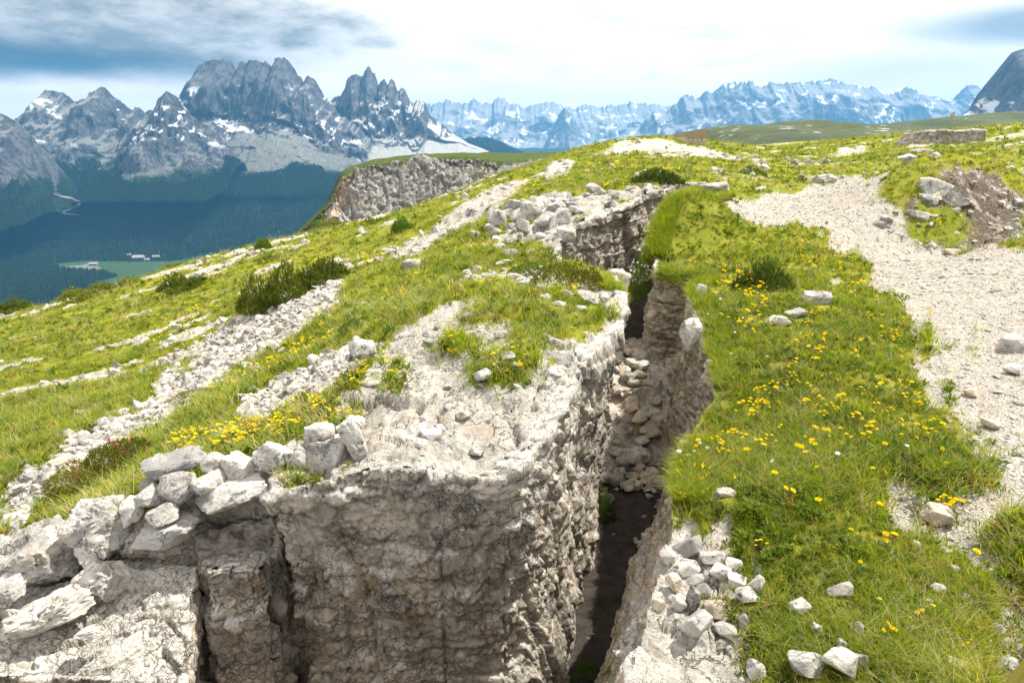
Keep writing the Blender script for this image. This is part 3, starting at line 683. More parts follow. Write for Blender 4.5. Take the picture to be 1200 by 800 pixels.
# ------------------------------------------------------------------ far country: valley, massifs, cliff, hill
def mountain_material(name, rock_a, rock_b, scree_c, snow_amt, forest, tree_z, green=0.0):
    m, t = new_mat(name)
    geo = t.n('ShaderNodeNewGeometry'); pos = geo.outputs['Position']
    nz = t.n('ShaderNodeSeparateXYZ', Vector=geo.outputs['Normal']).outputs[2]
    z = t.n('ShaderNodeSeparateXYZ', Vector=pos).outputs[2]
    n1 = t.noise(pos, 0.0035, 6, 0.62); n2 = t.noise(pos, 0.014, 6, 0.65); n3 = t.noise(t.scale_vec(pos, (1, 1, 0.22)), 0.05, 5, 0.7)
    n4 = t.noise(t.scale_vec(pos, (0.25, 0.25, 1.0)), 0.055, 4, 0.6)
    r = t.mix(t.ss(t.math('ADD', n2, t.math('MULTIPLY', t.math('SUBTRACT', n3, .5), 1.0)), 0.34, 0.66), rock_a, rock_b)
    r = t.mix(t.math('MULTIPLY', t.ss(n4, 0.58, 0.74), 0.2), r, scree_c)
    sl = t.math('ADD', nz, t.math('MULTIPLY', t.math('SUBTRACT', n2, .5), 0.28))
    c = t.mix(t.math('MULTIPLY', t.ss(sl, 0.70, 0.84), t.math('SUBTRACT', 1.0, t.math('MULTIPLY', t.ss(z, tree_z + 460, tree_z + 600), 0.8 if forest else 0.0))), r, scree_c)
    if green: 
        gm = t.math('MULTIPLY', t.ss(t.math('ADD', sl, t.math('MULTIPLY', t.math('SUBTRACT', n1, .5), .5)), 0.74, 0.86), t.math('SUBTRACT', 1.0, t.ss(t.math('ADD', z, t.math('MULTIPLY', n1, 300)), tree_z + 260, tree_z + 420)))
        c = t.mix(t.math('MULTIPLY', gm, green), c, (0.05, 0.075, 0.025))
    if snow_amt:
        sn = t.math('ADD', n1, t.math('MULTIPLY', t.math('SUBTRACT', n2, .5), 0.22))
        sm = t.math('MULTIPLY', t.ss(sn, 0.62 - snow_amt, 0.645 - snow_amt), t.ss(nz, 0.50, 0.66))
        if not forest: pass
        else: sm = t.math('MULTIPLY', sm, t.math('SUBTRACT', 1.0, t.ss(z, tree_z + 470, tree_z + 580)))
        sm = t.math('MULTIPLY', sm, t.ss(t.math('ADD', z, t.math('MULTIPLY', n1, 200)), tree_z + 250, tree_z + 340))
        c = t.mix(sm, c, (0.80, 0.81, 0.83))
    if forest:
        fz = t.math('ADD', z, t.math('MULTIPLY', t.math('SUBTRACT', n1, .5), 320))
        fm = t.math('SUBTRACT', 1.0, t.ss(fz, tree_z - 20, tree_z + 40))
        fc = t.mix(t.ss(t.noise(pos, 0.05, 4, 0.7), 0.4, 0.65), (0.016, 0.030, 0.012), (0.032, 0.052, 0.018))
        c = t.mix(fm, c, fc)
    b = t.bump(t.math('ADD', n2, t.math('MULTIPLY', n3, 0.8)), 1.0 if forest else 0.6, 30.0)
    bs = t.n('ShaderNodeBsdfPrincipled', Base__Color=c, Roughness=0.95, Normal=b)
    bs.inputs['Specular IOR Level'].default_value = 0.05
    t.n('ShaderNodeOutputMaterial', Surface=bs.outputs[0])
    return m

def massif(name, ridge, D, L, zfoot, cols, rows, mat, seed, cliff=(0.30, 0.62), relief_amp=1.0, spike=0.0, lens=0.0, back=0.4, apron=0.35):
    """a mountain: skyline points of the photograph carried to distance D; its face falls toward us over L metres to zfoot"""
    rp = np.array([(at(a, b, D)[0], at(a, b, D)[2]) for a, b in ridge])
    x = np.linspace(rp[0, 0], rp[-1, 0], cols)
    zr = np.interp(x, rp[:, 0], rp[:, 1])
    q = np.stack([x, 0 * x, 0 * x], 1)
    hf = np.clip((zr - (zfoot + 0.36 * (zr.max() - zfoot))) / (0.36 * (zr.max() - zfoot)), 0.04, 1)[None] if apron > 0.7 else np.ones((1, cols))
    zr = zr + spike * hf[0] * (ridged(q, 60, 3, seed, 0.6) - 0.3)
    nb = 16
    wv = np.concatenate([-np.linspace(back, back / nb, nb), np.linspace(0, 1, rows) ** 1.25])
    X = np.repeat(x[None], len(wv), 0); W = np.repeat(wv[:, None], cols, 1)
    kw = max(3, int(170.0 * (D / 5000.0) / (x[1] - x[0]))); gk = np.exp(-np.linspace(-2.2, 2.2, 2 * kw + 1) ** 2); gk /= gk.sum()
    zs = np.convolve(np.pad(zr, kw, mode='edge'), gk, 'valid')          # the broad form; towers stand only near the crest
    H = (zs - zfoot)[None]
    crest = np.exp(-(np.clip(W, 0, 1) / 0.11) ** 1.5)
    # where the cliff ends: buttresses come down, gullies climb
    but = fbm(q, 420, 4, seed + 3)[None] * 0.5
    wc = np.clip(cliff[0] * (1 + 0.8 * but), 0.05, 0.8); hc = np.clip(cliff[1] * (1 + 0.45 * but) * hf ** .7, 0.03, 0.92); wc = wc * (0.25 + 0.75 * hf)
    Wp = np.clip(W, 0, 1)
    up = hc * (Wp / wc) ** 0.9
    dn = hc + (1 - hc) * (1 - (1 - np.clip((Wp - wc) / (1 - wc), 0, 1)) ** 1.35)
    g = np.where(Wp < wc, up, dn)
    Z = zs[None] - H * g + (zr - zs)[None] * crest
    Z = np.where(W < 0, zr[None] + W * L * 0.9, Z)
    Yd = D - W * L
    p = np.stack([X.ravel(), Yd.ravel() * 0.6, Z.ravel() * 0.35], 1)
    sc_ = L / 1000.0
    rid = ridged(p, 330 * sc_ + 60, 5, seed + 9, 0.55).reshape(X.shape)
    env = sstep(W, -0.02, 0.10) * (1 - 0.75 * sstep(W, 0.55, 1.0)) * (1 - apron * sstep(Wp / wc, 1.0, 1.5)) * (0.15 + 0.85 * hf)
    Yd = Yd - rid * 95 * sc_ * relief_amp * env
    p2 = np.stack([X.ravel(), Yd.ravel(), Z.ravel()], 1)
    Z = Z + (fbm(p2, 120 * sc_, 5, seed + 20, 0.55).reshape(X.shape) * 16 * sc_ * relief_amp) * env
    # ledges
    p3_ = np.stack([X.ravel(), Yd.ravel() * .3, Z.ravel() * 0.14], 1)
    Yd = Yd - ridged(p3_, 85 * sc_ + 15, 4, seed + 60, 0.6).reshape(X.shape) * 26 * sc_ * relief_amp * env
    V = np.stack([X, Yd, Z], -1)
    f = grid_faces(*X.shape)[:, ::-1]
    o = link_mesh(name, V.reshape(-1, 3), f, mat, kind='structure')
    return o, V

M_MT1 = mountain_material('dolomite massif', (0.065, 0.065, 0.072), (0.155, 0.15, 0.15), (0.27, 0.26, 0.24), 0.04, True, -215, 0.35)  # massif and spire rock colours darkened to stand in for cloud shadow
M_MT2 = mountain_material('dolomite spires', (0.07, 0.07, 0.078), (0.17, 0.165, 0.16), (0.52, 0.50, 0.46), 0.05, True, -200, 0.15)
M_FAR = mountain_material('far range', (0.10, 0.10, 0.11), (0.22, 0.22, 0.23), (0.30, 0.30, 0.30), 0.03, False, -800, 0.0)

R_LEFT = [(-160, 150), (-100, 120), (-50, 140), (0, 150), (22, 138), (28, 132), (44, 130), (49, 112), (54, 105), (68, 105), (80, 111), (87, 119), (94, 117), (102, 114), (110, 106), (120, 101), (132, 109), (144, 120), (154, 127), (164, 127), (170, 132), (182, 128), (200, 132), (220, 140), (250, 150)]
R_LF = [(140, 165), (160, 146), (172, 136), (182, 126), (186, 117), (196, 108), (206, 111), (212, 121), (225, 136), (245, 150), (262, 166), (285, 190)]
R_MAIN = [(196, 128), (206, 118), (212, 112), (222, 102), (226, 88), (232, 78), (244, 73), (262, 71), (272, 74), (278, 84), (281, 77), (285, 72), (296, 70), (312, 71), (319, 79), (323, 68), (329, 66), (340, 74), (350, 86), (356, 97), (359, 91), (363, 89), (370, 96), (378, 108), (386, 120), (400, 135), (420, 150), (440, 165)]
R_SPI = [(372, 128), (384, 118), (393, 115), (399, 112), (402, 106), (406, 98), (410, 91), (414, 88), (417, 86), (421, 89), (425, 88), (428, 82), (431, 79), (435, 81), (439, 84), (444, 100), (447, 95), (451, 94), (455, 97), (457, 91), (459, 89), (462, 94), (466, 106), (470, 103), (474, 106), (479, 115), (484, 120), (487, 120), (490, 117), (495, 118), (499, 122), (504, 136), (515, 143), (530, 156), (549, 168), (565, 174), (590, 186)]
R_NEAR = [(-220, 118), (-120, 122), (-40, 128), (0, 133), (8, 134), (24, 146), (40, 164), (52, 186), (60, 210), (68, 232), (80, 250)]
R_FOR = [(500, 182), (525, 170), (549, 162), (575, 162), (590, 168), (605, 176), (640, 190)]
R_F4 = [(420, 150), (480, 128), (502, 121), (509, 122), (515, 119), (526, 116), (534, 121), (545, 121), (556, 116), (565, 122), (575, 121), (584, 114), (597, 119), (612, 127), (627, 122), (638, 119), (650, 121), (669, 127), (687, 123), (700, 126), (725, 123), (740, 120), (765, 123), (790, 126), (830, 135)]
R_F4B = [(630, 185), (648, 150), (655, 134), (662, 126), (670, 135), (685, 160), (700, 185)]
R_F5 = [(735, 160), (750, 148), (765, 131), (775, 129), (785, 127), (795, 118), (800, 112), (810, 111), (820, 115), (824, 110), (828, 106), (836, 107), (845, 101), (855, 97), (868, 97), (880, 95), (888, 100), (895, 102), (900, 98), (910, 96), (925, 97), (940, 95), (958, 95), (975, 92), (985, 97), (995, 100), (1010, 101), (1025, 102), (1040, 107), (1045, 106), (1050, 105), (1058, 103), (1065, 102), (1072, 107), (1080, 112), (1095, 112), (1102, 116), (1110, 118), (1116, 115), (1122, 111), (1130, 103), (1138, 100), (1145, 102), (1152, 110), (1165, 122), (1200, 130), (1280, 140)]
R_RIGHT = [(1118, 142), (1135, 132), (1142, 121), (1150, 115), (1158, 111), (1163, 102), (1168, 94), (1174, 82), (1180, 70), (1185, 62), (1190, 59), (1200, 57), (1220, 44), (1260, 30), (1330, 55), (1420, 60)]
_, V_left = massif('mountain', R_LEFT, 5000, 1150, -330, 330, 110, M_MT1, 101, (0.26, 0.60), 1.0, 10)
_, V_lf = massif('mountain', R_LF, 4300, 620, -330, 130, 80, M_MT1, 151, (0.36, 0.62), 0.8, 8)
_, V_main = massif('mountain', R_MAIN, 5300, 1250, -330, 330, 130, M_MT1, 202, (0.24, 0.50), 1.1, 12, apron=0.6)
_, V_spi = massif('mountain', R_SPI, 5700, 1200, -330, 330, 120, M_MT2, 303, (0.20, 0.46), 0.9, 13, apron=0.85)
_, V_near = massif('mountain', R_NEAR, 3700, 700, -420, 150, 100, M_MT1, 404, (0.36, 0.66), 1.0, 5)
_, V_for = massif('wooded_ridge', R_FOR, 7200, 1200, -420, 60, 50, mountain_material('wooded ridge', (0.2, 0.2, 0.2), (0.3, 0.3, 0.3), (0.4, 0.4, 0.38), 0, True, 60), 505, (0.5, 0.5), 0.3, 4)
massif('mountain', R_F4, 14000, 3600, -700, 300, 90, M_FAR, 606, (0.30, 0.52), 0.5, 30)
massif('mountain', R_F4B, 12500, 1400, -700, 60, 60, M_FAR, 616, (0.5, 0.6), 0.5, 10)
massif('mountain', R_F5, 11000, 2400, -600, 360, 100, M_FAR, 707, (0.30, 0.52), 0.6, 22)
massif('mountain', R_RIGHT, 3600, 500, -60, 120, 90, M_MT2, 808, (0.5, 0.8), 0.8, 4)

# the valley and its wooded slopes
def valley_material():
    m, t = new_mat('valley')
    pos = t.n('ShaderNodeNewGeometry').outputs['Position']
    s = t.n('ShaderNodeSeparateXYZ', Vector=pos)
    n1 = t.noise(pos, 0.004, 5, 0.6); n2 = t.noise(pos, 0.05, 4, 0.7)
    fc = t.mix(t.ss(n2, 0.4, 0.65), (0.016, 0.030, 0.012), (0.032, 0.052, 0.018))
    md = t.n('ShaderNodeAttribute', _attribute_name='meadow').outputs['Fac']
    c = t.mix(md, fc, t.mix(t.ss(n2, .4, .7), (0.032, 0.065, 0.020), (0.05, 0.085, 0.024)))
    lot = t.n('ShaderNodeAttribute', _attribute_name='lot').outputs['Fac']
    c = t.mix(lot, c, (0.17, 0.16, 0.145))
    bs = t.n('ShaderNodeBsdfPrincipled', Base__Color=c, Roughness=0.95)
    bs.inputs['Specular IOR Level'].default_value = 0.05
    t.n('ShaderNodeOutputMaterial', Surface=bs.outputs[0])
    return m
ZV = -590 + CZ
def valley_z(x, y):
    base = -72 + (ZV + 72) * sstep(y, 110, 1000)
    rise = (sstep(y, 3350, 4600) ** 0.9) * 375
    p = np.stack([x.ravel(), y.ravel(), 0 * x.ravel()], 1)
    n = fbm(p, 700, 4, 91).reshape(x.shape)
    return base + rise + n * (12 + 55 * sstep(y, 3400, 4000)) * sstep(y, 300, 900) * (1 - 0.9 * np.exp(-((y - 3150) / 330.0) ** 2) * np.exp(-((x + 1800) / 700.0) ** 2))
vx, vy = np.meshgrid(np.linspace(-9000, 9000, 361), np.concatenate([np.linspace(140, 2400, 40), np.linspace(2430, 5400, 160), np.linspace(5600, 15000, 30)]))
vz = valley_z(vx, vy)
valley = link_mesh('valley', np.stack([vx, vy, vz], -1).reshape(-1, 3), grid_faces(*vx.shape), valley_material(), kind='structure')
def vhit(px, py):
    d = ray(px, py); Y = (ZV - CZ) / d[2] * d[1]; return (d[0] / d[1] * Y, Y)
MEADOW = [vhit(*q) for q in [(62, 311), (100, 307), (150, 308), (200, 307), (250, 300), (250, 345), (90, 345), (140, 325), (120, 318), (80, 316)]]
LOT = [vhit(*q) for q in [(72, 313), (95, 312), (106, 309), (118, 315), (114, 320), (98, 316)]]
fine_x, fine_y = np.meshgrid(np.linspace(-2500, -1150, 200), np.linspace(2700, 3500, 140))
mw = sstep(sdist(fine_x, fine_y, MEADOW) + 14 * fbm(np.stack([fine_x.ravel(), fine_y.ravel(), 0 * fine_x.ravel()], 1), 90, 3, 5), -8, 8)
lw = sstep(sdist(fine_x, fine_y, LOT), -6, 6)
mo = link_mesh('meadow', np.stack([fine_x, fine_y, valley_z(fine_x, fine_y) + 4.0], -1).reshape(-1, 3), grid_faces(*fine_x.shape), valley.data.materials[0], kind='structure')
set_attr(mo, 'meadow', mw); set_attr(mo, 'lot', lw)

# spruce forest: one object, tree instances
def join_raw(parts):
    V = []; Fc = []; off = 0
    for v, f in parts:
        V.append(np.asarray(v, float)); Fc.append(np.asarray(f) + off); off += len(v)
    return np.concatenate(V), np.concatenate(Fc)
def proto(name, v, f, mats, mi=None, smooth=False):
    me = bpy.data.meshes.new(name)
    me.from_pydata([tuple(a) for a in v], [], [tuple(int(i) for i in b) for b in f])
    for mm in mats: me.materials.append(mm)
    if mi is not None: me.polygons.foreach_set('material_index', np.asarray(mi, np.int32))
    me.polygons.foreach_set('use_smooth', np.full(len(me.polygons), smooth, bool))
    return bpy.data.objects.new(name, me)
def instancer(name, pts, rot, scl, var, protos, label=None):
    """one 'stuff' object: instances of the prototypes on points"""
    me = bpy.data.meshes.new(name)
    me.vertices.add(len(pts)); me.vertices.foreach_set('co', np.asarray(pts, np.float32).ravel())
    for nme, arr, typ in (('rot', rot, 'FLOAT_VECTOR'), ('scl', scl, 'FLOAT_VECTOR')):
        a = me.attributes.new(nme, typ, 'POINT'); a.data.foreach_set('vector', np.asarray(arr, np.float32).ravel())
    a = me.attributes.new('var', 'INT', 'POINT'); a.data.foreach_set('value', np.asarray(var, np.int32))
    o = bpy.data.objects.new(name, me); COL.objects.link(o)
    ng = bpy.data.node_groups.new(name, 'GeometryNodeTree')
    ng.interface.new_socket('Geometry', in_out='INPUT', socket_type='NodeSocketGeometry')
    ng.interface.new_socket('Geometry', in_out='OUTPUT', socket_type='NodeSocketGeometry')
    N = ng.nodes; Lk = ng.links
    gi = N.new('NodeGroupInput'); go = N.new('NodeGroupOutput'); jn = N.new('GeometryNodeJoinGeometry')
    def attr(nm, typ):
        q = N.new('GeometryNodeInputNamedAttribute'); q.data_type = typ; q.inputs['Name'].default_value = nm; return q.outputs['Attribute']
    for k, pr in enumerate(protos):
        oi = N.new('GeometryNodeObjectInfo'); oi.inputs['Object'].default_value = pr; oi.inputs['As Instance'].default_value = True
        io = N.new('GeometryNodeInstanceOnPoints')
        cmpn = N.new('FunctionNodeCompare'); cmpn.data_type = 'INT'; cmpn.operation = 'EQUAL'
        Lk.new(attr('var', 'INT'), cmpn.inputs[2]); cmpn.inputs[3].default_value = k
        Lk.new(gi.outputs[0], io.inputs['Points']); Lk.new(cmpn.outputs[0], io.inputs['Selection'])
        Lk.new(oi.outputs['Geometry'], io.inputs['Instance'])
        e2r = N.new('FunctionNodeEulerToRotation'); Lk.new(attr('rot', 'FLOAT_VECTOR'), e2r.inputs[0]); Lk.new(e2r.outputs[0], io.inputs['Rotation'])
        Lk.new(attr('scl', 'FLOAT_VECTOR'), io.inputs['Scale'])
        Lk.new(io.outputs[0], jn.inputs[0])
    Lk.new(jn.outputs[0], go.inputs[0])
    md = o.modifiers.new('scatter', 'NODES'); md.node_group = ng
    o['kind'] = 'stuff'
    if label: o['label'] = label
    return o

def leafmat(name, cols, trans=0.35, tcol=None):
    m, t = new_mat(name)
    rnd = t.n('ShaderNodeObjectInfo').outputs['Random']
    ramp = t.n('ShaderNodeValToRGB', Fac=rnd)
    cr = ramp.color_ramp
    for k, (p_, c_) in enumerate(cols):
        e = cr.elements[k] if k < 2 else cr.elements.new(p_)
        e.position = p_; e.color = (*c_, 1)
    pos = t.n('ShaderNodeNewGeometry').outputs['Position']
    c = t.mix(t.math('MULTIPLY', t.ss(t.noise(pos, 1.3, 3, 0.6), 0.35, 0.65), 0.5), ramp.outputs[0], t.mul(ramp.outputs[0], (0.55, 0.66, 0.6)))
    d = t.n('ShaderNodeBsdfPrincipled', Base__Color=c, Roughness=0.6)
    d.inputs['Specular IOR Level'].default_value = 0.08
    tr = t.n('ShaderNodeBsdfTranslucent', Color=t.mul(c, tcol or (1.25, 1.25, 0.6)))
    mx = t.n('ShaderNodeMixShader', Fac=trans); t.set(mx.inputs[1], d.outputs[0]); t.set(mx.inputs[2], tr.outputs[0])
    t.n('ShaderNodeOutputMaterial', Surface=mx.outputs[0])
    return m
rng = np.random.default_rng(7)
M_SPRUCE = leafmat('spruce', [(0, (0.010, 0.022, 0.010)), (1, (0.040, 0.062, 0.020))], 0.1)
def spruce():
    v = []; f = []
    for k, (z0, z1, r) in enumerate(((0.02, 0.55, 0.19), (0.35, 0.80, 0.13), (0.62, 1.0, 0.075))):
        b = len(v)
        for a in range(6):
            an = a * math.pi / 3 + k * 0.5
            v.append((r * math.cos(an), r * math.sin(an), z0))
        v.append((0, 0, z1))
        for a in range(6): f.append((b + a, b + (a + 1) % 6, b + 6))
    return proto('spruce_tree', v, f, [M_SPRUCE])
SPR = spruce()
fp = []
# valley floor and slopes
xx = rng.uniform(-3800, 400, 125000); yy = rng.uniform(2400, 4700, 125000)
ok = sdist(xx, yy, MEADOW) < -6
ok &= np.abs(xx / yy + 0.35) < 0.5
dens = fbm(np.stack([xx, yy, 0 * xx], 1), 160, 3, 3)
ok &= dens > -1.6
xx, yy = xx[ok], yy[ok]
fp.append(np.stack([xx, yy, valley_z(xx, yy) - 1], 1))
for V, n in ((V_left, 26000), (V_lf, 14000), (V_main, 26000), (V_spi, 24000), (V_near, 32000), (V_for, 7000)):
    i = rng.integers(16, V.shape[0] - 1, n * 3); j = rng.integers(0, V.shape[1] - 1, n * 3); a = rng.random((n * 3, 1)); b = rng.random((n * 3, 1))
    p = V[i, j] * (1 - a) * (1 - b) + V[i + 1, j] * a * (1 - b) + V[i, j + 1] * (1 - a) * b + V[i + 1, j + 1] * a * b
    nn = np.cross(V[i, j + 1] - V[i, j], V[i + 1, j] - V[i, j]); nn /= np.linalg.norm(nn, axis=1, keepdims=True) + 1e-9
    lim = -180 + 110 * fbm(p, 260, 3, 12) if V is not V_for else 60 + 30 * fbm(p, 200, 2, 12)
    ok = (p[:, 2] < lim) & (np.abs(nn[:, 2]) > 0.45) & (fbm(p * np.array([1, .3, .3]), 90, 3, 44) > -1.0)
    fp.append(p[ok][:n])
fp = np.concatenate(fp)
def flat_mat(name, c, rough=0.8, noise=0.15, sc_=3.0, metal=0.0):
    m, t = new_mat(name)
    pos = t.n('ShaderNodeNewGeometry').outputs['Position']
    cc = t.mix(t.noise(pos, sc_, 4, 0.6), tuple(a * (1 - noise) for a in c), tuple(min(1, a * (1 + noise)) for a in c))
    bs = t.n('ShaderNodeBsdfPrincipled', Base__Color=cc, Roughness=rough, Metallic=metal)
    t.n('ShaderNodeOutputMaterial', Surface=bs.outputs[0])
    return m
# pale scree runs descending to the valley through the forest
ALLV = np.concatenate([V.reshape(-1, 3) for V in (V_left, V_lf, V_near, V_main)] + [np.stack([vx, vy, vz], -1).reshape(-1, 3)])
_d = ALLV - np.array([0, 0, CZ]); _f = _d[:, 1] * cp - _d[:, 2] * sp; _u = _d[:, 1] * sp + _d[:, 2] * cp
APX = 600 + F * _d[:, 0] / _f; APY = 400 - F * _u / _f
def far_at(px, py):
    q = (APX - px) ** 2 + (APY - py) ** 2; k = np.nonzero((q < 36) & (_f > 2000))[0]
    if len(k) == 0: k = np.argsort(q)[:3]
    Y = ALLV[k, 1].min(); return at(px, py, Y - 14)
RUNS = [[(62, 207), (67, 212), (74, 219), (80, 226), (86, 233), (93, 239), (102, 244), (112, 248)]]
M_RUN = flat_mat('pale scree', (0.42, 0.40, 0.37), 0.95, 0.25, 0.03)
RUNPTS = []
for rn_ in RUNS:
    pts = np.array([far_at(*q) for q in rn_]); pts[:, 1] = np.minimum.accumulate(pts[:, 1]); tq = np.linspace(0, len(pts) - 1.001, 60); c = catmull(pts, tq)
    wd_ = (10 + 6 * np.sin(tq * 2.3) + 6 * np.sin(tq * 9.1) + 4 * np.sin(tq * 19)) * np.sin(np.linspace(.25, 2.9, 60)) ** .6
    Vr = np.concatenate([c - np.stack([wd_, 0 * wd_, 2 + 0 * wd_], 1), c + np.stack([wd_, 0 * wd_, 0 * wd_], 1)]); RUNPTS.append(c)
    link_mesh('scree_run', Vr, [(i, i + 1, 61 + i, 60 + i) for i in range(59)], M_RUN, kind='structure')
rp_ = np.concatenate(RUNPTS)
keep_ = np.ones(len(fp), bool)
for q in rp_: keep_ &= (fp[:, 0] - q[0]) ** 2 + ((fp[:, 1] - q[1]) * .5) ** 2 > 26 ** 2
fp = fp[keep_]
h = rng.uniform(13, 25, len(fp)) 
instancer('forest', fp, np.stack([0 * h, 0 * h, rng.uniform(0, 6.28, len(fp))], 1), np.stack([h * 1.15, h * 1.15, h], 1), np.zeros(len(fp), int), [SPR], 'dark spruce forest filling the valley and climbing to the foot of the cliffs')


# hotel buildings and road at the edge of the meadow, tiny in the distance
M_PLASTER = flat_mat('pale plaster', (0.20, 0.19, 0.18), 0.9, 0.1, 0.2)
M_ROOF = flat_mat('brown roof', (0.30, 0.26, 0.25), 0.8, 0.2, 0.2)
M_GLASS = flat_mat('dark window', (0.05, 0.06, 0.07), 0.2, 0.1, 0.2)
def box_raw(x0, x1, y0, y1, z0, z1):
    v = [(x0, y0, z0), (x1, y0, z0), (x1, y1, z0), (x0, y1, z0), (x0, y0, z1), (x1, y0, z1), (x1, y1, z1), (x0, y1, z1)]
    return v, [(3, 2, 1, 0), (4, 5, 6, 7), (0, 1, 5, 4), (1, 2, 6, 5), (2, 3, 7, 6), (3, 0, 4, 7)]
def empty(name, loc, label, cat, group=None, rz=0.0):
    o = bpy.data.objects.new(name, None); COL.objects.link(o); o.location = loc; o.rotation_euler = (0, 0, rz)
    o.empty_display_size = 0.1
    return tag(o, label, cat, group)
def house(px, py, wpx, hpx, label, rz):
    x, y = vhit(px, py); wpx *= .8; hpx *= .8; wd = wpx * y / 800; hh = hpx * y / 800; dp = wd * 0.55
    e = empty('house', (x, y, float(valley_z(np.array([x]), np.array([y]))[0]) + 3), label, 'house', 'valley buildings', rz)
    v, f = box_raw(-wd / 2, wd / 2, -dp / 2, dp / 2, 0, hh * 0.62); link_mesh('wall', v, f, M_PLASTER, e, False)
    o = wd * 0.54; q = dp * 0.6
    v = [(-o, -q, hh * .60), (o, -q, hh * .60), (o, q, hh * .60), (-o, q, hh * .60), (-o * .9, 0, hh), (o * .9, 0, hh)]
    me = bpy.data.meshes.new('roof'); me.from_pydata(v, [], [(0, 1, 5, 4), (2, 3, 4, 5), (1, 2, 5), (3, 0, 4), (3, 2, 1, 0)]); me.materials.append(M_ROOF)
    r = bpy.data.objects.new('roof', me); COL.objects.link(r); r.parent = e
    for k in range(4):
        v, f = box_raw(-wd * .4 + k * wd * .22, -wd * .4 + k * wd * .22 + wd * .1, -dp / 2 - .3, -dp / 2 + .2, hh * .2, hh * .45); link_mesh('window', v, f, M_GLASS, e, False)
for px, py, wp, hp, lb in ((163, 306, 15, 8, 'largest pale hotel block with a broad roof at the far edge of the valley meadow'), (152, 303, 6, 4, 'small pale house just beside the largest hotel at the valley meadow'),
                           (183, 304, 10, 5, 'low pale house right of the hotel, at the forest edge of the valley meadow'), (173, 307, 7, 5, 'narrow pale house between the hotel and the low house in the valley'),
                           (110, 312, 11, 5, 'lone low house beside the pale gravel lot in the valley meadow')):
    house(px, py, wp, hp, lb, 0.15)

# cliff on the shoulder of the plateau, with turf on top and scrub at its foot
def cliff_material():
    m, t = new_mat('shoulder cliff')
    geo = t.n('ShaderNodeNewGeometry'); pos = geo.outputs['Position']
    nz = t.n('ShaderNodeSeparateXYZ', Vector=geo.outputs['Normal']).outputs[2]
    n1 = t.noise(pos, 0.12, 5, 0.6); n2 = t.noise(t.scale_vec(pos, (1, 1, .35)), 0.5, 6, 0.65); n3 = t.noise(pos, 1.6, 4, 0.7)
    r = t.mix(t.ss(n2, 0.36, 0.64), (0.20, 0.19, 0.18), (0.42, 0.39, 0.36))
    r = t.mix(t.math('MULTIPLY', t.ss(n1, 0.55, 0.7), 0.5), r, (0.42, 0.32, 0.22))
    g = t.mix(t.ss(n3, 0.4, 0.6), (0.035, 0.055, 0.014), (0.10, 0.13, 0.025))
    a = t.n('ShaderNodeAttribute', _attribute_name='green').outputs['Fac']
    gm = t.math('ADD', t.math('ADD', t.math('MULTIPLY', t.ss(nz, 0.35, 0.85), 0.55), a), t.math('MULTIPLY', t.math('SUBTRACT', n1, .5), .9))
    c = t.mix(t.ss(gm, 0.5, 0.62), r, g)
    e = t.n('ShaderNodeAttribute', _attribute_name='earth').outputs['Fac']
    c = t.mix(e, c, t.mix(n3, (0.40, 0.31, 0.20), (0.52, 0.43, 0.30)))
    b = t.bump(t.math('ADD', n2, t.math('MULTIPLY', n3, .5)), 1.0, 1.2)
    bs = t.n('ShaderNodeBsdfPrincipled', Base__Color=c, Roughness=0.95, Normal=b)
    bs.inputs['Specular IOR Level'].default_value = 0.1
    t.n('ShaderNodeOutputMaterial', Surface=bs.outputs[0])
    return m
# columns: (px, skyline py, rim py, foot py, distance)
CL = np.array([(318, 300, 301, 330, 215), (335, 284, 286, 330, 217), (350, 270, 272, 325, 220), (368, 252, 256, 312, 222), (385, 232, 236, 300, 225), (395, 212, 218, 292, 228), (404, 199, 206, 284, 231), (421, 193, 197, 274, 235),
               (436, 187, 192, 266, 240), (460, 184, 190, 260, 246), (490, 181, 187, 252, 252), (519, 180, 185, 245, 258), (545, 179, 183, 238, 264), (575, 179, 188, 232, 270), (612, 179, 189, 226, 278), (650, 178, 189, 222, 286), (690, 178, 188, 220, 292), (740, 178, 186, 220, 300)])
ncx = 520; tt = np.linspace(0, len(CL) - 1.001, ncx); cc = catmull(CL, tt)
rowsk = [(0.0, k / 26) for k in range(26)] + [(1.0, k / 90) for k in range(91)]
CPt = np.zeros((len(rowsk), ncx, 3)); GA = np.zeros((len(rowsk), ncx)); EA = np.zeros((len(rowsk), ncx))
for r_, (kind_, s_) in enumerate(rowsk):
    for j in range(ncx):
        px, ps, pr, pf_, D = cc[j]
        if kind_ == 0.0:
            Db = D + 90; y = Db + (D - Db) * s_; zs = at(px, ps, Db)[2]; zr_ = at(px, pr, D)[2]
            CPt[r_, j] = (at(px, pr, y)[0], y, zs + (zr_ - zs) * s_ ** 1.3)
            GA[r_, j] = 0.6
        else:
            ptop = at(px, pr, D); pb = at(px, pf_, D - 14 * 1.0)
            CPt[r_, j] = ptop * (1 - s_) + pb * s_
            slope_green = sstep(np.array([395 - px]), 0, 25)[0]
            GA[r_, j] = 0.75 * slope_green + 0.12 * (s_ > 0.82)
            EA[r_, j] = math.exp(-((px - 404 + 30 * s_) / 9) ** 2) * (s_ < .8)
nrm = grid_normals(CPt)
if nrm[60, 200, 1] > 0: nrm = -nrm
pp = CPt.reshape(-1, 3)
wq = np.stack([pp[:, 0], pp[:, 1], pp[:, 2] * 0.22], 1)
f1, f2, rn, tl = cells(wq + fbm(wq, 4, 2, 3)[:, None] * 1.5, (4.2, 4.2, 5.0), 5); g1, g2, rn2, tl2 = cells(pp, (1.6, 1.6, 1.2), 6)
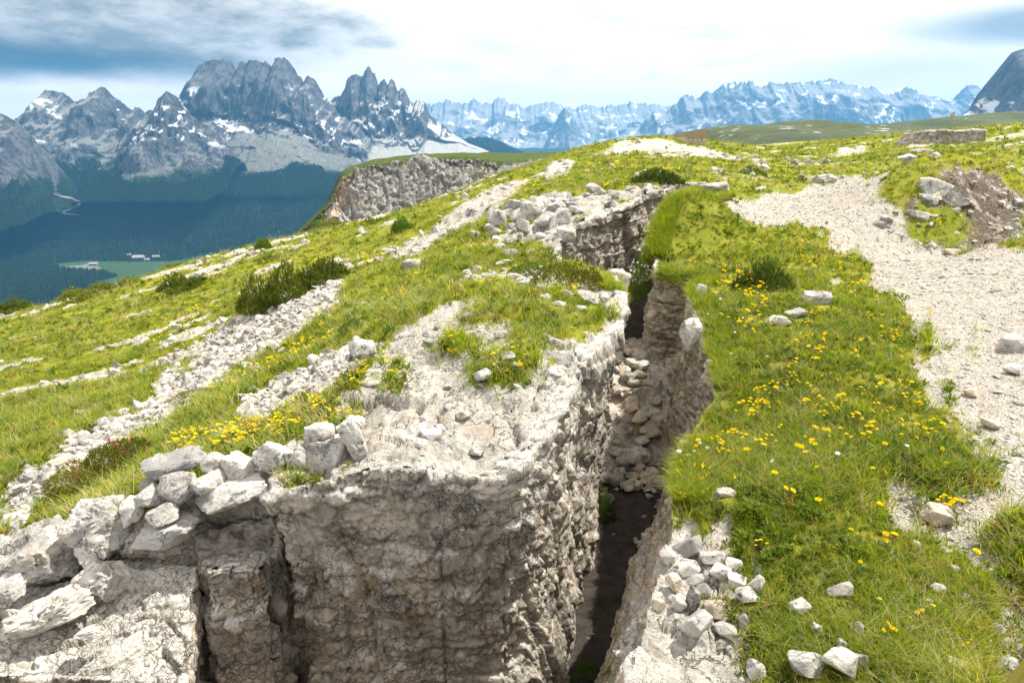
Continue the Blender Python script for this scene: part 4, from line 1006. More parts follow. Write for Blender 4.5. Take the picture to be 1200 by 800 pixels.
dd = 1.5 * (rn - .5 + tl * .5) - 0.9 * np.clip(1 - (f2 - f1) / .14, 0, 1) + 0.8 * (rn2 - .5 + tl2 * .5) + 2.2 * fbm(wq, 9, 4, 8) + 0.5 * fbm(pp, 1.2, 3, 18)
face = np.array([1.0 if k == 1.0 else 0.12 * s for k, s in rowsk])
dd = dd.reshape(CPt.shape[:2]) * face[:, None] * (1 - 0.6 * sstep(395 - cc[:, 0], 0, 25))[None]
CPt = CPt + nrm * dd[..., None]
CPt[:26, :, 2] += (fbm(CPt[:26].reshape(-1, 3), 6, 3, 4) * 0.35).reshape(26, ncx)
cliff = link_mesh('cliff', CPt.reshape(-1, 3), grid_faces(*CPt.shape[:2])[:, ::-1], cliff_material(), kind='structure')
set_attr(cliff, 'green', GA); set_attr(cliff, 'earth', np.clip(EA, 0, 1))

# green hills behind the plateau on the right
def hill_material(name, ga, gb, rockw):
    m, t = new_mat(name)
    pos = t.n('ShaderNodeNewGeometry').outputs['Position']
    n1 = t.noise(pos, 0.05, 5, 0.6); n2 = t.noise(t.scale_vec(pos, (.6, 1, 1)), 0.35, 6, 0.7); n3 = t.noise(pos, 1.4, 4, 0.7)
    g = t.mix(t.ss(n1, 0.35, 0.65), ga, gb); g = t.mix(t.math('MULTIPLY', t.ss(n3, .5, .7), .5), g, (0.03, 0.045, 0.012))
    rm = t.ss(t.math('ADD', n2, t.math('MULTIPLY', t.math('SUBTRACT', n1, .5), .6)), 0.66 - rockw, 0.72 - rockw)
    c = t.mix(rm, g, t.mix(n3, (0.30, 0.28, 0.26), (0.55, 0.52, 0.48)))
    b = t.bump(t.math('ADD', n2, n3), 1.0, 0.8)
    bs = t.n('ShaderNodeBsdfPrincipled', Base__Color=c, Roughness=0.95, Normal=b)
    t.n('ShaderNodeOutputMaterial', Surface=bs.outputs[0])
    return m
def hill(name, ridge, D, L, zf, cols, rows, mat, seed):
    rp = np.array([(at(a, b, D)[0], at(a, b, D)[2]) for a, b in ridge])
    x = np.linspace(rp[0, 0], rp[-1, 0], cols); zr = np.interp(x, rp[:, 0], rp[:, 1])
    W = np.concatenate([-np.linspace(.6, .05, 8), np.linspace(0, 1, rows)])[:, None] * np.ones((1, cols)); X = np.repeat(x[None], len(W), 0)
    Wp = np.clip(W, 0, 1)
    Z = zr[None] + (zf - zr[None]) * sstep(Wp, -0.25, 1.0) + (zr[None] - zf) * sstep(np.zeros(1), -0.25, 1.0)[0] * (1 - Wp)
    Z = np.where(W < 0, zr[None] + W * 8, Z)
    Yd = D - W * L
    p = np.stack([X.ravel(), Yd.ravel(), 0 * Z.ravel()], 1)
    Z = Z + ((fbm(p, 22, 4, seed) * 0.7 + ridged(p * np.array([.5, 1, 1]), 9, 3, seed + 3) * .35)).reshape(X.shape) * sstep(Wp, 0.0, 0.12)
    return link_mesh(name, np.stack([X, Yd, Z], -1).reshape(-1, 3), grid_faces(*X.shape)[:, ::-1], mat, kind='structure')
R_H1 = [(770, 168), (800, 160), (815, 152), (832, 149), (849, 147), (870, 146), (891, 147), (915, 143), (938, 141), (950, 142), (964, 143), (975, 144), (989, 146), (1020, 147), (1066, 148), (1100, 150), (1200, 153), (1300, 155)]
R_H2 = [(1000, 152), (1040, 150), (1066, 147), (1080, 142), (1091, 139), (1108, 137), (1125, 136), (1145, 134), (1168, 132), (1185, 131), (1200, 131), (1300, 126), (1400, 128)]
hill('hill', R_H1, 330, 190, -4.0 + CZ, 260, 60, hill_material('hill turf', (0.030, 0.050, 0.012), (0.058, 0.082, 0.018), 0.03), 11)
hill('hill', R_H2, 520, 200, -2.0 + CZ, 200, 50, hill_material('far hill turf', (0.032, 0.058, 0.016), (0.06, 0.09, 0.022), -0.02), 12)

# ------------------------------------------------------------------ loose stones
def ico(sub):
    bm = bmesh.new(); bmesh.ops.create_icosphere(bm, subdivisions=sub, radius=1.0)
    v = np.array([tuple(a.co) for a in bm.verts]); f = np.array([[q.index for q in b.verts] for b in bm.faces]); bm.free()
    return v, f
ICO = {k: ico(k) for k in (1, 2, 3, 4, 5)}
CLEAR = []
def stone_verts(seed, sub, blocky=0.6, rough=0.03, ncut=11):
    """angular limestone: a rounded block cut by random planes, edges slightly worn"""
    r = np.random.default_rng(seed); d, f = ICO[sub]
    d = d / np.linalg.norm(d, axis=1, keepdims=True)
    pl = []
    for a in range(3):
        for s in (-1, 1):
            n = np.zeros(3); n[a] = s; n += r.normal(0, 0.30, 3); n /= np.linalg.norm(n); pl.append((n, r.uniform(.82, 1.0)))
    for _ in range(ncut):
        n = r.normal(0, 1, 3); n /= np.linalg.norm(n); pl.append((n, r.uniform(.80, 1.12)))
    inv_ = 0
    pw = 36
    for n, dist in pl:
        inv_ = inv_ + np.clip(d @ n / dist, 1e-4, None) ** pw
    R = inv_ ** (-1.0 / pw)
    v = d * R[:, None]
    v = v * (1 + rough * fbm(v + seed * 3.1, 0.7, 3, seed) + 0.7 * rough * fbm(v + seed, 0.2, 3, seed + 5))[:, None]
    if sub >= 3:
        f1, f2, rn, tl = cells(v + seed, 0.55, seed); v = v * (1 + 0.07 * (rn - .5) + 0.07 * tl - 0.05 * np.clip(1 - (f2 - f1) / .08, 0, 1))[:, None]
        f1, f2, rn, tl = cells(v + seed, (0.24, 0.24, 0.17), seed + 1); v = v * (1 + 0.045 * (rn - .5) + 0.04 * tl - 0.02 * np.clip(1 - (f2 - f1) / .1, 0, 1))[:, None]
    v = v / (np.abs(v).max(0))[None]           # unit half-extents
    return v, f
def hull_stone(seed, n=20, bev=0.07):
    """a sharp, broken piece of limestone: planes between a few corners, edges just knocked off"""
    r = np.random.default_rng(seed + 900); d = r.normal(0, 1, (n, 3)); d /= np.linalg.norm(d, axis=1, keepdims=True)
    p = d / ((np.abs(d) ** 3.5).sum(1) ** (1 / 3.5))[:, None] * r.uniform(.82, 1.0, (n, 1))
    bm = bmesh.new()
    for q in p: bm.verts.new(q)
    g = bmesh.ops.convex_hull(bm, input=bm.verts)
    bmesh.ops.delete(bm, geom=[v for v in bm.verts if not v.link_faces], context='VERTS')
    bmesh.ops.dissolve_limit(bm, angle_limit=rad(13), verts=bm.verts, edges=bm.edges)
    if bev: bmesh.ops.bevel(bm, geom=list(bm.edges), offset=bev, segments=1, affect='EDGES', clamp_overlap=True)
    v = np.array([tuple(a.co) for a in bm.verts]); v /= np.abs(v).max(0)[None]
    f = [[q.index for q in b.verts] for b in bm.faces]; bm.free()
    return v, f
STONES = {}
def stone_mesh(seed, sub, mat):
    key = (seed, sub, mat.name)
    if key not in STONES:
        v, f = stone_verts(seed, sub) if sub >= 4 else hull_stone(seed, 19 if sub == 3 else 13, 0.07 if sub == 3 else 0.05)
        me = bpy.data.meshes.new('stone'); me.from_pydata(v.tolist(), [], [list(q) for q in f]); me.materials.append(mat)
        me.polygons.foreach_set('use_smooth', np.full(len(f), sub >= 4, bool)); me.update()
        if sub >= 4: me.set_sharp_from_angle(angle=rad(34))
        STONES[key] = me
    return STONES[key]
def stone(name, loc, half, rot, seed, sub=3, mat=None, parent=None):
    o = bpy.data.objects.new(name, stone_mesh(seed, sub, mat or M_STONE)); COL.objects.link(o)
    o.location = loc; o.scale = half; o.rotation_euler = rot
    if parent is not None: o.parent = parent
    return o
def hitf(px, py):
    d = ray(px, py); X = d[0] / d[1] * _Ys; Z = CZ + d[2] / d[1] * _Ys; g = Z - relief(X, _Ys)
    k = np.nonzero(g < 0)[0]
    if len(k) == 0 or k[0] == 0: return hit(px, py)
    j = k[0]; t = g[j - 1] / (g[j - 1] - g[j]); Y = _Ys[j - 1] + t * (_Ys[j] - _Ys[j - 1]); x = d[0] / d[1] * Y
    return np.array([x, Y, CZ + d[2] / d[1] * Y])
def stone_px(name, px, py, wpx, hpx, ang, seed, Y=None, sub=3, mat=None, parent=None, depth=None, sink=0.0, off=0.0):
    """a stone whose middle shows at a pixel of the photograph, standing on the relief there (or at distance Y)"""
    if Y is None:
        p = hitf(px, py + hpx * 0.28); Y = p[1] + off; CLEAR.append((p[0], p[1], (0.46 if p[1] < 8 else 0.25) * max(wpx, hpx) * p[1] / F))
    p = at(px, py, Y); k = Y / (F * ray(px, py)[1]) ; wd = wpx * k; ht_ = hpx * k
    dpt = depth if depth is not None else 0.5 * (wd + ht_) * 0.95
    p = p + np.array([0, dpt * 0.3, -sink])
    r = random.Random(seed * 7 + int(px))
    return stone(name, tuple(p), (wd / 2, dpt / 2, ht_ / 2), (r.uniform(-.12, .12), rad(-ang), r.uniform(-.25, .25)), 1 + seed % 16, sub, mat, parent)

M_EARTH = soil('brown earth with splinters', (0.15, 0.125, 0.098), (0.36, 0.32, 0.265))
# dry-stone wall on the rim of the left branch: every stone a part
p0 = at(265, 580, 3.0)
dsw = empty('dry_stone_wall', (p0[0], p0[1], p0[2] - 0.2), 'dry-stacked wall of white limestone blocks over a dark recess at the left trench rim', 'wall')
DS = [(187, 632, 84, 36, 9, 2.84), (187, 608, 38, 30, 18, 2.86), (149, 600, 34, 38, -8, 2.88), (167, 588, 40, 28, 8, 2.92), (204, 577, 46, 42, 14, 2.93), (240, 574, 46, 31, 12, 2.95), (197, 552, 84, 28, 11, 3.04),
      (247, 547, 32, 28, 0, 3.06), (277, 551, 46, 34, 4, 3.04), (315, 540, 50, 40, 0, 3.02), (269, 587, 128, 33, 19, 2.90), (342, 565, 46, 31, -3, 2.92), (347, 539, 36, 36, 10, 3.0), (373, 513, 40, 28, 5, 3.06), (383, 541, 54, 50, 12, 3.0),
      (412, 521, 29, 64, 28, 2.98), (413, 498, 26, 18, -20, 3.16), (138, 622, 26, 30, 10, 2.98), (152, 636, 24, 26, 0, 2.98), (222, 606, 30, 26, 5, 3.02), (300, 565, 34, 24, 10, 3.05), (362, 560, 26, 30, 0, 3.04), (330, 545, 26, 30, 0, 3.08), (174, 571, 26, 22, 5, 3.06), (187, 541, 26, 16, 14, 3.2)]
mw_ = Matrix.Translation(-Vector(dsw.location))
for k, (px, py, wp, hp, ang, Y) in enumerate(DS):
    if k == 15: ang = 0
    s = stone_px('stone', px, py, wp, hp, ang, 3 + k, Y, 4, M_STONE if k not in (10, 14, 2) else M_STONE, depth=None if k != 10 else 0.26)
    if k == 15: s.rotation_euler = (0.1, rad(-28), 0.3)
    s.parent = dsw; s.location = Vector(s.location) - Vector(dsw.location)

# earth and splintered rock in the recess under the lintel stone
a = at(226, 612, 3.04); b = at(332, 604, 3.04); c = at(322, 668, 2.86); d = at(236, 676, 2.86)
er = rock_block('earth_recess', [(d[0], d[1], -1.2), (c[0], c[1], -1.2), (b[0], b[1] + .1, -1.2), (a[0], a[1] + .1, -1.2), tuple(d), tuple(c), tuple(b), tuple(a)], (60, 50, 30), [((.10, .08, .06), .03, .02), ((.04, .03, .03), .018, .01)], 77, M_EARTH, 0.04)
er['kind'] = 'structure'

# large boulders and bedrock lumps
BIG = [('boulder', 100, 628, 104, 84, 20, 2.92, 1, 'big white boulder crowding against the left end of the stacked stone wall'),
       ('boulder', 36, 668, 96, 78, 8, 2.86, 2, 'rough white boulder at the left edge with a dark hollow under its front'),
       ('boulder', 108, 690, 70, 52, 24, 2.78, 11, 'low white boulder just above the gravelly corner of the sloping slab'),
       ('boulder', 36, 738, 120, 46, 24, 2.55, 4, 'long ledge-like boulder above the sloping slab at the bottom left'),
       ('boulder', 4, 700, 40, 36, 0, 2.72, 5, 'small rounded white boulder between the hollow boulder and the ledge, at the very left edge'),
       ('boulder', 102, 746, 34, 16, 4, 2.5, 6, 'small flat white stone lying on the gravelly corner of the sloping slab'),
       ('boulder', 640, 435, 84, 44, 14, 4.12, 7, 'smooth white boulder on the right shoulder of the big rock block'),
       ('boulder', 645, 412, 52, 40, -8, 4.5, 8, 'grey-faced boulder beneath the dry grass tuft on the big rock block'),
       ('boulder', 425, 413, 44, 28, 10, 5.2, 9, 'rounded grey boulder lying between the turf and the big rock block'),
       ('boulder', 970, 210, 28, 18, 0, 18.4, 10, 'pale boulder alone at the edge of the upper footpath'),
       ('boulder', 838, 221, 44, 14, 4, 15.2, 4, 'low pale rock closing the far end of the trench above the grassy hump'),
       ('boulder', 482, 311, 26, 13, 6, 12.0, 12, 'light grey boulder alone in the flowery turf left of the stone heap'),
       ('boulder', 1098, 223, 40, 26, -12, 11.6, 13, 'largest blue-grey boulder in the eroded bank at the right'),
       ('boulder', 1120, 236, 34, 20, -25, 11.3, 14, 'tilted grey slab leaning below the largest boulder of the eroded bank'),
       ('boulder', 1081, 253, 24, 15, -20, 10.9, 15, 'small white wedge-shaped stone on the grass at the foot of the eroded bank'),
       ('boulder', 1092, 236, 28, 16, -10, 11.3, 3, 'broken white stone between the wedge stone and the largest boulder of the eroded bank'),
       ('boulder', 1068, 186, 26, 13, -3, 17.5, 1, 'grey block left of the dark hollow on the right-hand slope'),
       ('boulder', 1098, 183, 12, 10, 0, 17.6, 2, 'small grey block right of the dark hollow on the right-hand slope'),
       ('boulder', 1084, 177, 34, 5, 0, 17.8, 6, 'thin capstone lying over the dark hollow on the right-hand slope'),
       ('boulder', 960, 351, 46, 18, 8, 7.2, 7, 'flat white rock at the edge of the gravel path, half in the flowery bank'),
       ('boulder', 914, 378, 30, 17, 6, 6.25, 8, 'pointed white rock in the middle of the flowery bank'),
       ('boulder', 936, 369, 26, 12, 14, 6.6, 5, 'small white rock between the pointed rock and the flat rock of the flowery bank'),
       ('boulder', 822, 343, 15, 19, 0, 7.3, 9, 'small upright grey stone in the grass near the trench rim'),
       ('boulder', 813, 387, 26, 42, 0, 5.95, 10, 'pale rounded rock knob on top of the dark trench wall'),
       ('boulder', 852, 579, 28, 10, 4, 2.95, 11, 'lone flat white stone in the grass of the right bank'),
       ('boulder', 1190, 405, 30, 24, 10, 5.4, 12, 'large flat white stone on the gravel path at the right edge'),
       ('boulder', 1192, 436, 24, 14, 5, 4.85, 14, 'second flat white stone on the path, just below the large one at the right edge'),
       ('boulder', 1143, 462, 22, 13, -6, 4.4, 13, 'cream stone standing out on the gravel path beside the flowery bank'),
       ('boulder', 1166, 500, 28, 13, -20, 3.85, 4, 'tan elongated stone on the gravel path'),
       ('boulder', 1105, 609, 40, 28, -10, 2.86, 15, 'large tan stone where the path meets the grass patch with yellow flowers'),
       ('boulder', 818, 800, 150, 120, 0, 2.02, 2, 'big white bedrock block at the bottom edge below the small piled stones')]
for k, (nm, px, py, wp, hp, ang, Y, sd_, lb) in enumerate(BIG):
    if k == len(BIG) - 1: continue
    tan = 'tan' in lb
    o = stone_px(nm, px, py, wp, hp, ang, sd_ + 20, Y if k < 8 else None, 5 if k < 8 else (4 if wp > 25 else 3), M_STONE_TAN if tan else M_STONE)
    tag(o, lb, 'boulder')
o = stone_px('boulder', 724, 336, 32, 40, 0, 33, 7.9, 4, M_WALLROCK); tag(o, 'rounded grey boulder in the bend of the trench beside the leafy plant', 'boulder')
# bright bedrock block of the right rim, bottom of the picture
q = [at(738, 800, 1.98), at(900, 800, 1.86), at(868, 728, 2.22), at(762, 716, 2.36)]
rb = rock_block('rock_block', [(q[0][0] + .03, q[0][1] - .25, -0.9), (q[1][0], q[1][1] - .25, -0.9), (q[2][0], q[2][1], -0.9), (q[3][0] + .02, q[3][1], -0.9), tuple(q[0] + np.array([0, -.2, 0.0])), tuple(q[1] + np.array([0, -.2, 0])), tuple(q[2] + [0, 0, .0]), tuple(q[3] + [0, 0, .0])], (110, 80, 90),
              [((0.30, 0.26, 0.4), 0.02, 0.022), ((0.10, 0.09, 0.12), 0.008, 0.010)], 83, M_STONE, 0.05)
tag(rb, 'bright white cracked bedrock block under the small piled stones at the bottom edge', 'rock')

# small piled stones on the right rim
PILE = [(806, 645, 46, 26, 34, 2.64), (802, 669, 42, 18, 2, 2.55), (813, 682, 28, 15, 0, 2.5), (797, 710, 18, 24, 0, 2.40), (815, 705, 17, 34, 0, 2.42), (826, 694, 18, 21, -20, 2.46), (843, 674, 32, 19, 0, 2.52), (867, 684, 29, 17, -8, 2.48),
        (889, 687, 21, 25, 0, 2.45), (880, 702, 32, 16, -16, 2.40), (773, 712, 15, 17, 0, 2.42), (817, 736, 46, 27, -10, 2.28), (851, 742, 34, 17, -16, 2.24), (874, 731, 15, 18, 0, 2.28), (840, 719, 28, 25, -5, 2.36), (790, 687, 20, 22, 0, 2.48),
        (838, 655, 34, 18, 0, 2.58), (862, 664, 22, 14, 0, 2.54), (842, 757, 20, 14, 0, 2.2), (784, 655, 20, 26, 30, 2.6)]
for k, (px, py, wp, hp, ang, Y) in enumerate(PILE):
    tan = k in (10, 14, 15)
    o = stone_px('loose_stone', px, py, wp, hp, ang, 51 + k, None, 3, M_STONE_TAN if tan else M_STONE, off=0)
    if k == 4: o.rotation_euler = (0.1, rad(18), 0.2)
    tag(o, 'tan angular stone among the white stones piled on the right trench rim' if tan else 'white angular stone in the small pile on the right trench rim', 'stone', 'stones piled on the right trench rim')
# stones scattered in the grass at the bottom right
GR = [(951, 786, 50, 34, -20), (992, 786, 44, 38, 0), (1010, 775, 22, 26, 10), (888, 790, 24, 28, 0), (987, 694, 32, 22, 14), (940, 714, 28, 20, 30), (959, 740, 14, 22, 0), (1007, 738, 15, 26, 0), (987, 759, 13, 21, 0), (1129, 785, 28, 22, 0), (1077, 588, 12, 11, 0),
      (1107, 647, 22, 15, 0), (1154, 755, 22, 13, 0), (1184, 786, 32, 26, 0), (1101, 691, 19, 14, 0), (1075, 640, 12, 13, 0), (1060, 585, 10, 8, 0), (940, 715, 12, 9, 0), (1086, 706, 22, 10, 0), (1120, 668, 14, 10, 0), (1130, 700, 16, 10, 0), (1112, 640, 12, 8, 0), (1148, 640, 14, 9, 0), (1170, 735, 14, 10, 0), (1140, 790, 18, 12, 0)]
for k, (px, py, wp, hp, ang) in enumerate(GR):
    o = stone_px('grass_stone', px, py, wp, hp * .82, ang * .4, 81 + k, None, 3)
    tag(o, 'white limestone lump half sunk in the grass at the bottom right', 'stone', 'white stones sunk in the bottom right grass')
# cairn-like heap beside the further trench wall
HEAP = [(572, 268, 16, 12, -10), (582, 258, 26, 26, 25), (593, 251, 20, 18, -30), (602, 243, 26, 22, 10), (611, 255, 24, 20, -12), (598, 267, 14, 12, 0), (613, 266, 18, 20, 10), (622, 250, 28, 26, 0), (632, 238, 22, 16, 0), (642, 232, 28, 10, 5), (650, 246, 26, 20, 12),
        (660, 254, 22, 20, -8), (640, 258, 24, 20, 0), (676, 247, 24, 10, -14), (556, 275, 16, 11, 0), (580, 272, 16, 12, 10), (655, 236, 30, 8, 0), (664, 275, 24, 20, 0), (648, 279, 18, 12, 0), (634, 277, 14, 9, 0), (697, 222, 22, 12, -30), (704, 226, 16, 10, -25), (722, 228, 14, 10, 0),
        (718, 240, 16, 10, 0), (598, 297, 20, 10, 0), (585, 290, 16, 8, 0), (600, 282, 14, 9, 0), (570, 289, 8, 6, 0), (590, 308, 20, 7, 0), (547, 322, 13, 13, 0), (636, 339, 18, 11, 0), (620, 333, 26, 9, 5), (598, 325, 22, 8, 0), (575, 325, 24, 9, 0), (560, 330, 22, 9, 0), (665, 345, 26, 9, -18), (690, 352, 34, 14, -22), (680, 362, 16, 8, -10), (708, 350, 14, 14, -30), (655, 357, 18, 7, 0), (640, 348, 16, 6, 0)]
for k, (px, py, wp, hp, ang) in enumerate(HEAP):
    o = stone_px('heap_stone', px, py, wp, hp, ang, 121 + k, None, 4 if wp > 24 else 3)
    if k < 24: tag(o, 'grey white block in the tumbled stone heap at the head of the far trench wall', 'stone', 'tumbled stone heap')
    else: tag(o, 'flat pale stone of the ledge above the grassy hump behind the big rock block', 'stone', 'stones of the ledge behind the rock block')

for px, py, wp, hp in ((612, 537, 40, 15), (588, 548, 22, 10)):
    o = stone_px('block_stone', px, py, wp, hp, 0, 61 + wp, None, 4); tag(o, ('larger' if wp > 30 else 'smaller') + ' of two pale stones at the front right corner of the big rock block', 'stone')
# scatter helper on the finished relief
rs = np.random.default_rng(11)
def scatter_poly(polys, n, ymax=60):
    out = []
    P_ = np.concatenate(polys); lo = P_.min(0); hi = P_.max(0); lo = np.maximum(lo, [-60, 1.3]); hi = np.minimum(hi, [60, ymax])
    while len(out) < n:
        y = np.exp(rs.uniform(math.log(lo[1]), math.log(hi[1]), 4000)); x = rs.uniform(lo[0], hi[0], 4000)
        ok = np.zeros(4000, bool)
        for p_ in polys: ok |= sdist(x, y, p_) > 0
        out += list(zip(x[ok], y[ok]))
    o_ = np.array(out[:n]); return o_
# scree strip: the largest blocks one by one
sp_ = scatter_poly(Z_SCREE, 170, 16)
for k, (x, y) in enumerate(sp_):
    s = rs.uniform(0.022, 0.06) * (0.6 + y * 0.07) * (1.5 if rs.random() < .15 else 1)
    o = stone('rubble_stone', (x, y, relief(x, y)[0] + s * 0.25), (s * rs.uniform(1, 1.5), s * rs.uniform(.9, 1.2), s * rs.uniform(.6, .9)), (rs.uniform(-.3, .3), rs.uniform(-.3, .3), rs.uniform(0, 6)), 1 + k % 16, 2)
    tag(o, 'pale limestone block in the long strip of scree across the left slope', 'stone', 'blocks of the scree strip')
# stones lying on top of the big rock block
sp_ = scatter_poly([hits([(405, 470), (470, 400), (560, 362), (640, 430), (680, 410), (640, 500), (560, 535), (440, 530)])], 34, 8)
for k, (x, y) in enumerate(sp_):
    s = rs.uniform(0.018, 0.05) * (1.4 if k < 8 else 1)
    if sdist(np.array([x]), np.array([y]), TRENCH)[0] > -0.12: continue
    o = stone('block_stone', (x, y, relief(x, y)[0] + s * 0.25), (s * rs.uniform(1, 1.6), s * rs.uniform(.9, 1.3), s * rs.uniform(.45, .8)), (rs.uniform(-.3, .3), rs.uniform(-.3, .3), rs.uniform(0, 6)), 1 + k % 16, 3)
    tag(o, 'small pale stone lying loose on top of the big rock block', 'stone', 'stones on the rock block')
# path stones
sp_ = scatter_poly(Z_PATH, 110, 12)
for k, (x, y) in enumerate(sp_):
    s = rs.uniform(0.012, 0.032) * (0.7 + y * 0.06)
    o = stone('path_stone', (x, y, relief(x, y)[0] + s * 0.15), (s * rs.uniform(1, 1.7), s * rs.uniform(.9, 1.3), s * rs.uniform(.4, .7)), (rs.uniform(-.2, .2), rs.uniform(-.2, .2), rs.uniform(0, 6)), 1 + k % 16, 2)
    tag(o, 'pale flat stone bedded in the gravel of the footpath', 'stone', 'stones of the gravel path')
# eroded bank stones
sp_ = scatter_poly(Z_SCAR, 60, 20)
for k, (x, y) in enumerate(sp_):
    s = rs.uniform(0.03, 0.08) * (1.7 if k < 12 else 1)
    o = stone('bank_stone', (x, y, relief(x, y)[0] + s * 0.2), (s * rs.uniform(1, 1.5), s, s * rs.uniform(.6, .9)), (rs.uniform(-.3, .3), rs.uniform(-.3, .3), rs.uniform(0, 6)), 1 + k % 16, 2, M_STONE if k % 3 else M_STONE_TAN)
    tag(o, 'small broken stone in the bare earth of the eroded bank', 'stone', 'stones of the eroded bank')
# fallen rock in the trench
TR = [(738, 452, 24, 14), (758, 450, 28, 14), (774, 458, 20, 14), (735, 468, 22, 14), (752, 468, 26, 14), (768, 474, 24, 12), (741, 482, 24, 12), (758, 486, 26, 14), (772, 490, 20, 14), (734, 496, 22, 16), (752, 502, 30, 18), (768, 508, 24, 18), (738, 514, 26, 18), (756, 522, 30, 18), (742, 530, 22, 14), (766, 528, 20, 16), (730, 478, 14, 12), (748, 458, 16, 9), (782, 450, 16, 12), (722, 520, 18, 20),
      (752, 439, 20, 8), (770, 442, 18, 8), (712, 585, 18, 12), (764, 640, 16, 12), (754, 660, 12, 8), (740, 546, 24, 14), (722, 548, 14, 12)]
for k, (px, py, wp, hp) in enumerate(TR):
    Y = 8.6 - (py - 440) / 105 * 2.0 if py < 560 else None
    d_ = ray(px, py)
    if Y is None: Y = (ZFLOOR + 0.03 - CZ) / d_[2] * d_[1]
    o = stone_px('fallen_rock', px, py, wp, hp, rs.uniform(-14, 14), 171 + k, Y, 3, M_STONE_TAN if k % 2 else M_STONE)
    if k in (22, 23, 24): tag(o, ['pinkish stone alone on the dark trench floor near the left wall', 'stone on the trench floor at the foot of the right wall', 'smaller stone on the trench floor just below the other one by the right wall'][k - 22], 'rock')
    else: tag(o, 'broken rock in the rubble heap that blocks the trench floor', 'rock', 'rubble heap in the trench')
for k in range(80):
    Y = rs.uniform(6.0, 8.7); f_ = rs.uniform(0.08, 0.92); t_ = (Y - 5.5) / 3.2
    x0 = np.interp(Y, BOT_L[7:14, 1], BOT_L[7:14, 0]); x1 = np.interp(Y, BOT_R[10:13, 1], BOT_R[10:13, 0]) if Y < 7.5 else 1.7
    x = x0 + (x1 - x0) * f_; s_ = rs.uniform(.035, .085)
    zz = float(floor_z(np.array([x]), np.array([Y]))[0] + 0.30 * sstep(np.array([Y]), 6.3, 7.6)[0])
    o = stone('fallen_rock', (x, Y, zz + s_ * .5), (s_ * rs.uniform(1, 1.6), s_ * rs.uniform(.9, 1.3), s_ * rs.uniform(.6, .9)), (rs.uniform(-.4, .4), rs.uniform(-.4, .4), rs.uniform(0, 6)), 1 + k % 16, 3, M_STONE_TAN if k % 2 else M_STONE)
    tag(o, 'broken rock in the rubble heap that blocks the trench floor', 'rock', 'rubble heap in the trench')
for k in range(22):
    Y = rs.uniform(3.4, 6.2); x0 = np.interp(Y, BOT_L[6:12, 1], BOT_L[6:12, 0]); x1 = np.interp(Y, BOT_R[7:12, 1], BOT_R[7:12, 0]); s_ = rs.uniform(.012, .035); x = x0 + (x1 - x0) * rs.choice([rs.uniform(.05, .3), rs.uniform(.7, .95)])
    o = stone('floor_stone', (x, Y, float(floor_z(np.array([x]), np.array([Y]))[0]) + s_ * .3), (s_ * 1.4, s_, s_ * .7), (rs.uniform(-.2, .2), rs.uniform(-.2, .2), rs.uniform(0, 6)), 1 + k % 16, 2, M_WALLROCK)
    tag(o, 'small stone lying at the edge of the dark trench floor', 'stone', 'stones on the trench floor')
# fill beneath that heap
hx, hy = np.meshgrid(np.linspace(0.7, 2.1, 90), np.linspace(6.0, 9.3, 150))
hzz = floor_z(hx, hy) + 0.28 * sstep(hy, 6.3, 7.6) * (1 - 0.5 * sstep(hy, 8.6, 9.3))
ph = np.stack([hx, hy, hzz], -1).reshape(-1, 3)
ph[:, 2] += fracture(ph, [((.22, .2, .4), .06, .03), ((.09, .08, .2), .03, .02)], 9)
link_mesh('trench_rubble', ph, grid_faces(*hx.shape), M_WALLROCK, kind='stuff')

# gravel and chips: one object
GPR = []
for k in range(5):
    v, f = hull_stone(200 + k, 10, 0); v = v * np.array([1, .85, .5])
    GPR.append(proto('gravel_chip', v, f, [M_STONE if k != 3 else M_STONE_TAN]))
def polar_points(n, ymin, ymax, wfun, amin=-0.9, amax=0.95, power=1.0):
    y = np.exp(rs.uniform(math.log(ymin) , math.log(ymax), n)); a = rs.uniform(amin, amax, n); x = a * y
    p_ = wfun(x, y); ok = rs.random(n) < p_
    near_ = (y < 17)
    out = np.ones(n, bool); out[near_] = sdist(x[near_], y[near_], TRENCH) < -0.02
    ok &= out
    return x[ok], y[ok]
PALE_ALL = np.maximum.reduce([path, bare, scree, pale * .8, scar * .8, rock * .10])
x, y = polar_points(150000, 1.5, 30, lambda a, b: gridval(PALE_ALL, a, b) ** 2)
z = relief(x, y); s = 0.0050 * (0.55 + 0.16 * y) * np.exp(np.clip(rs.normal(0, 0.45, len(x)), -1.2, .8))
sc2 = gridval(scree, x, y); s = s * (1 + 1.5 * sc2)
instancer('gravel', np.stack([x, y, z + s * .1], 1), np.stack([rs.normal(0, .25, len(x)), rs.normal(0, .25, len(x)), rs.uniform(0, 6.28, len(x))], 1), np.stack([s * rs.uniform(.9, 1.5, len(x)), s, s * rs.uniform(.7, 1.2, len(x))], 1), rs.integers(0, 5, len(x)), GPR, 'pale limestone gravel of the path, scree and bare patches')
# chips lying in the turf of the slope
x, y = polar_points(5000, 2.2, 40, lambda a, b: np.clip(0.05 + gridval(np.maximum(pale, scree), a, b), 0, 1) * (a < b * 0.25) * (fbm(np.stack([a, b, 0 * a], 1), 1.6, 3, 61) > -0.1))
s = 0.016 * (0.5 + 0.12 * y) * np.exp(rs.normal(0, 0.5, len(x)))
instancer('stone_chips', np.stack([x, y, relief(x, y) + s * .2], 1), np.stack([rs.normal(0, .25, len(x)), rs.normal(0, .25, len(x)), rs.uniform(0, 6.28, len(x))], 1), np.stack([s * 1.3, s, s * .9], 1), rs.integers(0, 5, len(x)), GPR, 'limestone chips strewn through the turf of the slope')

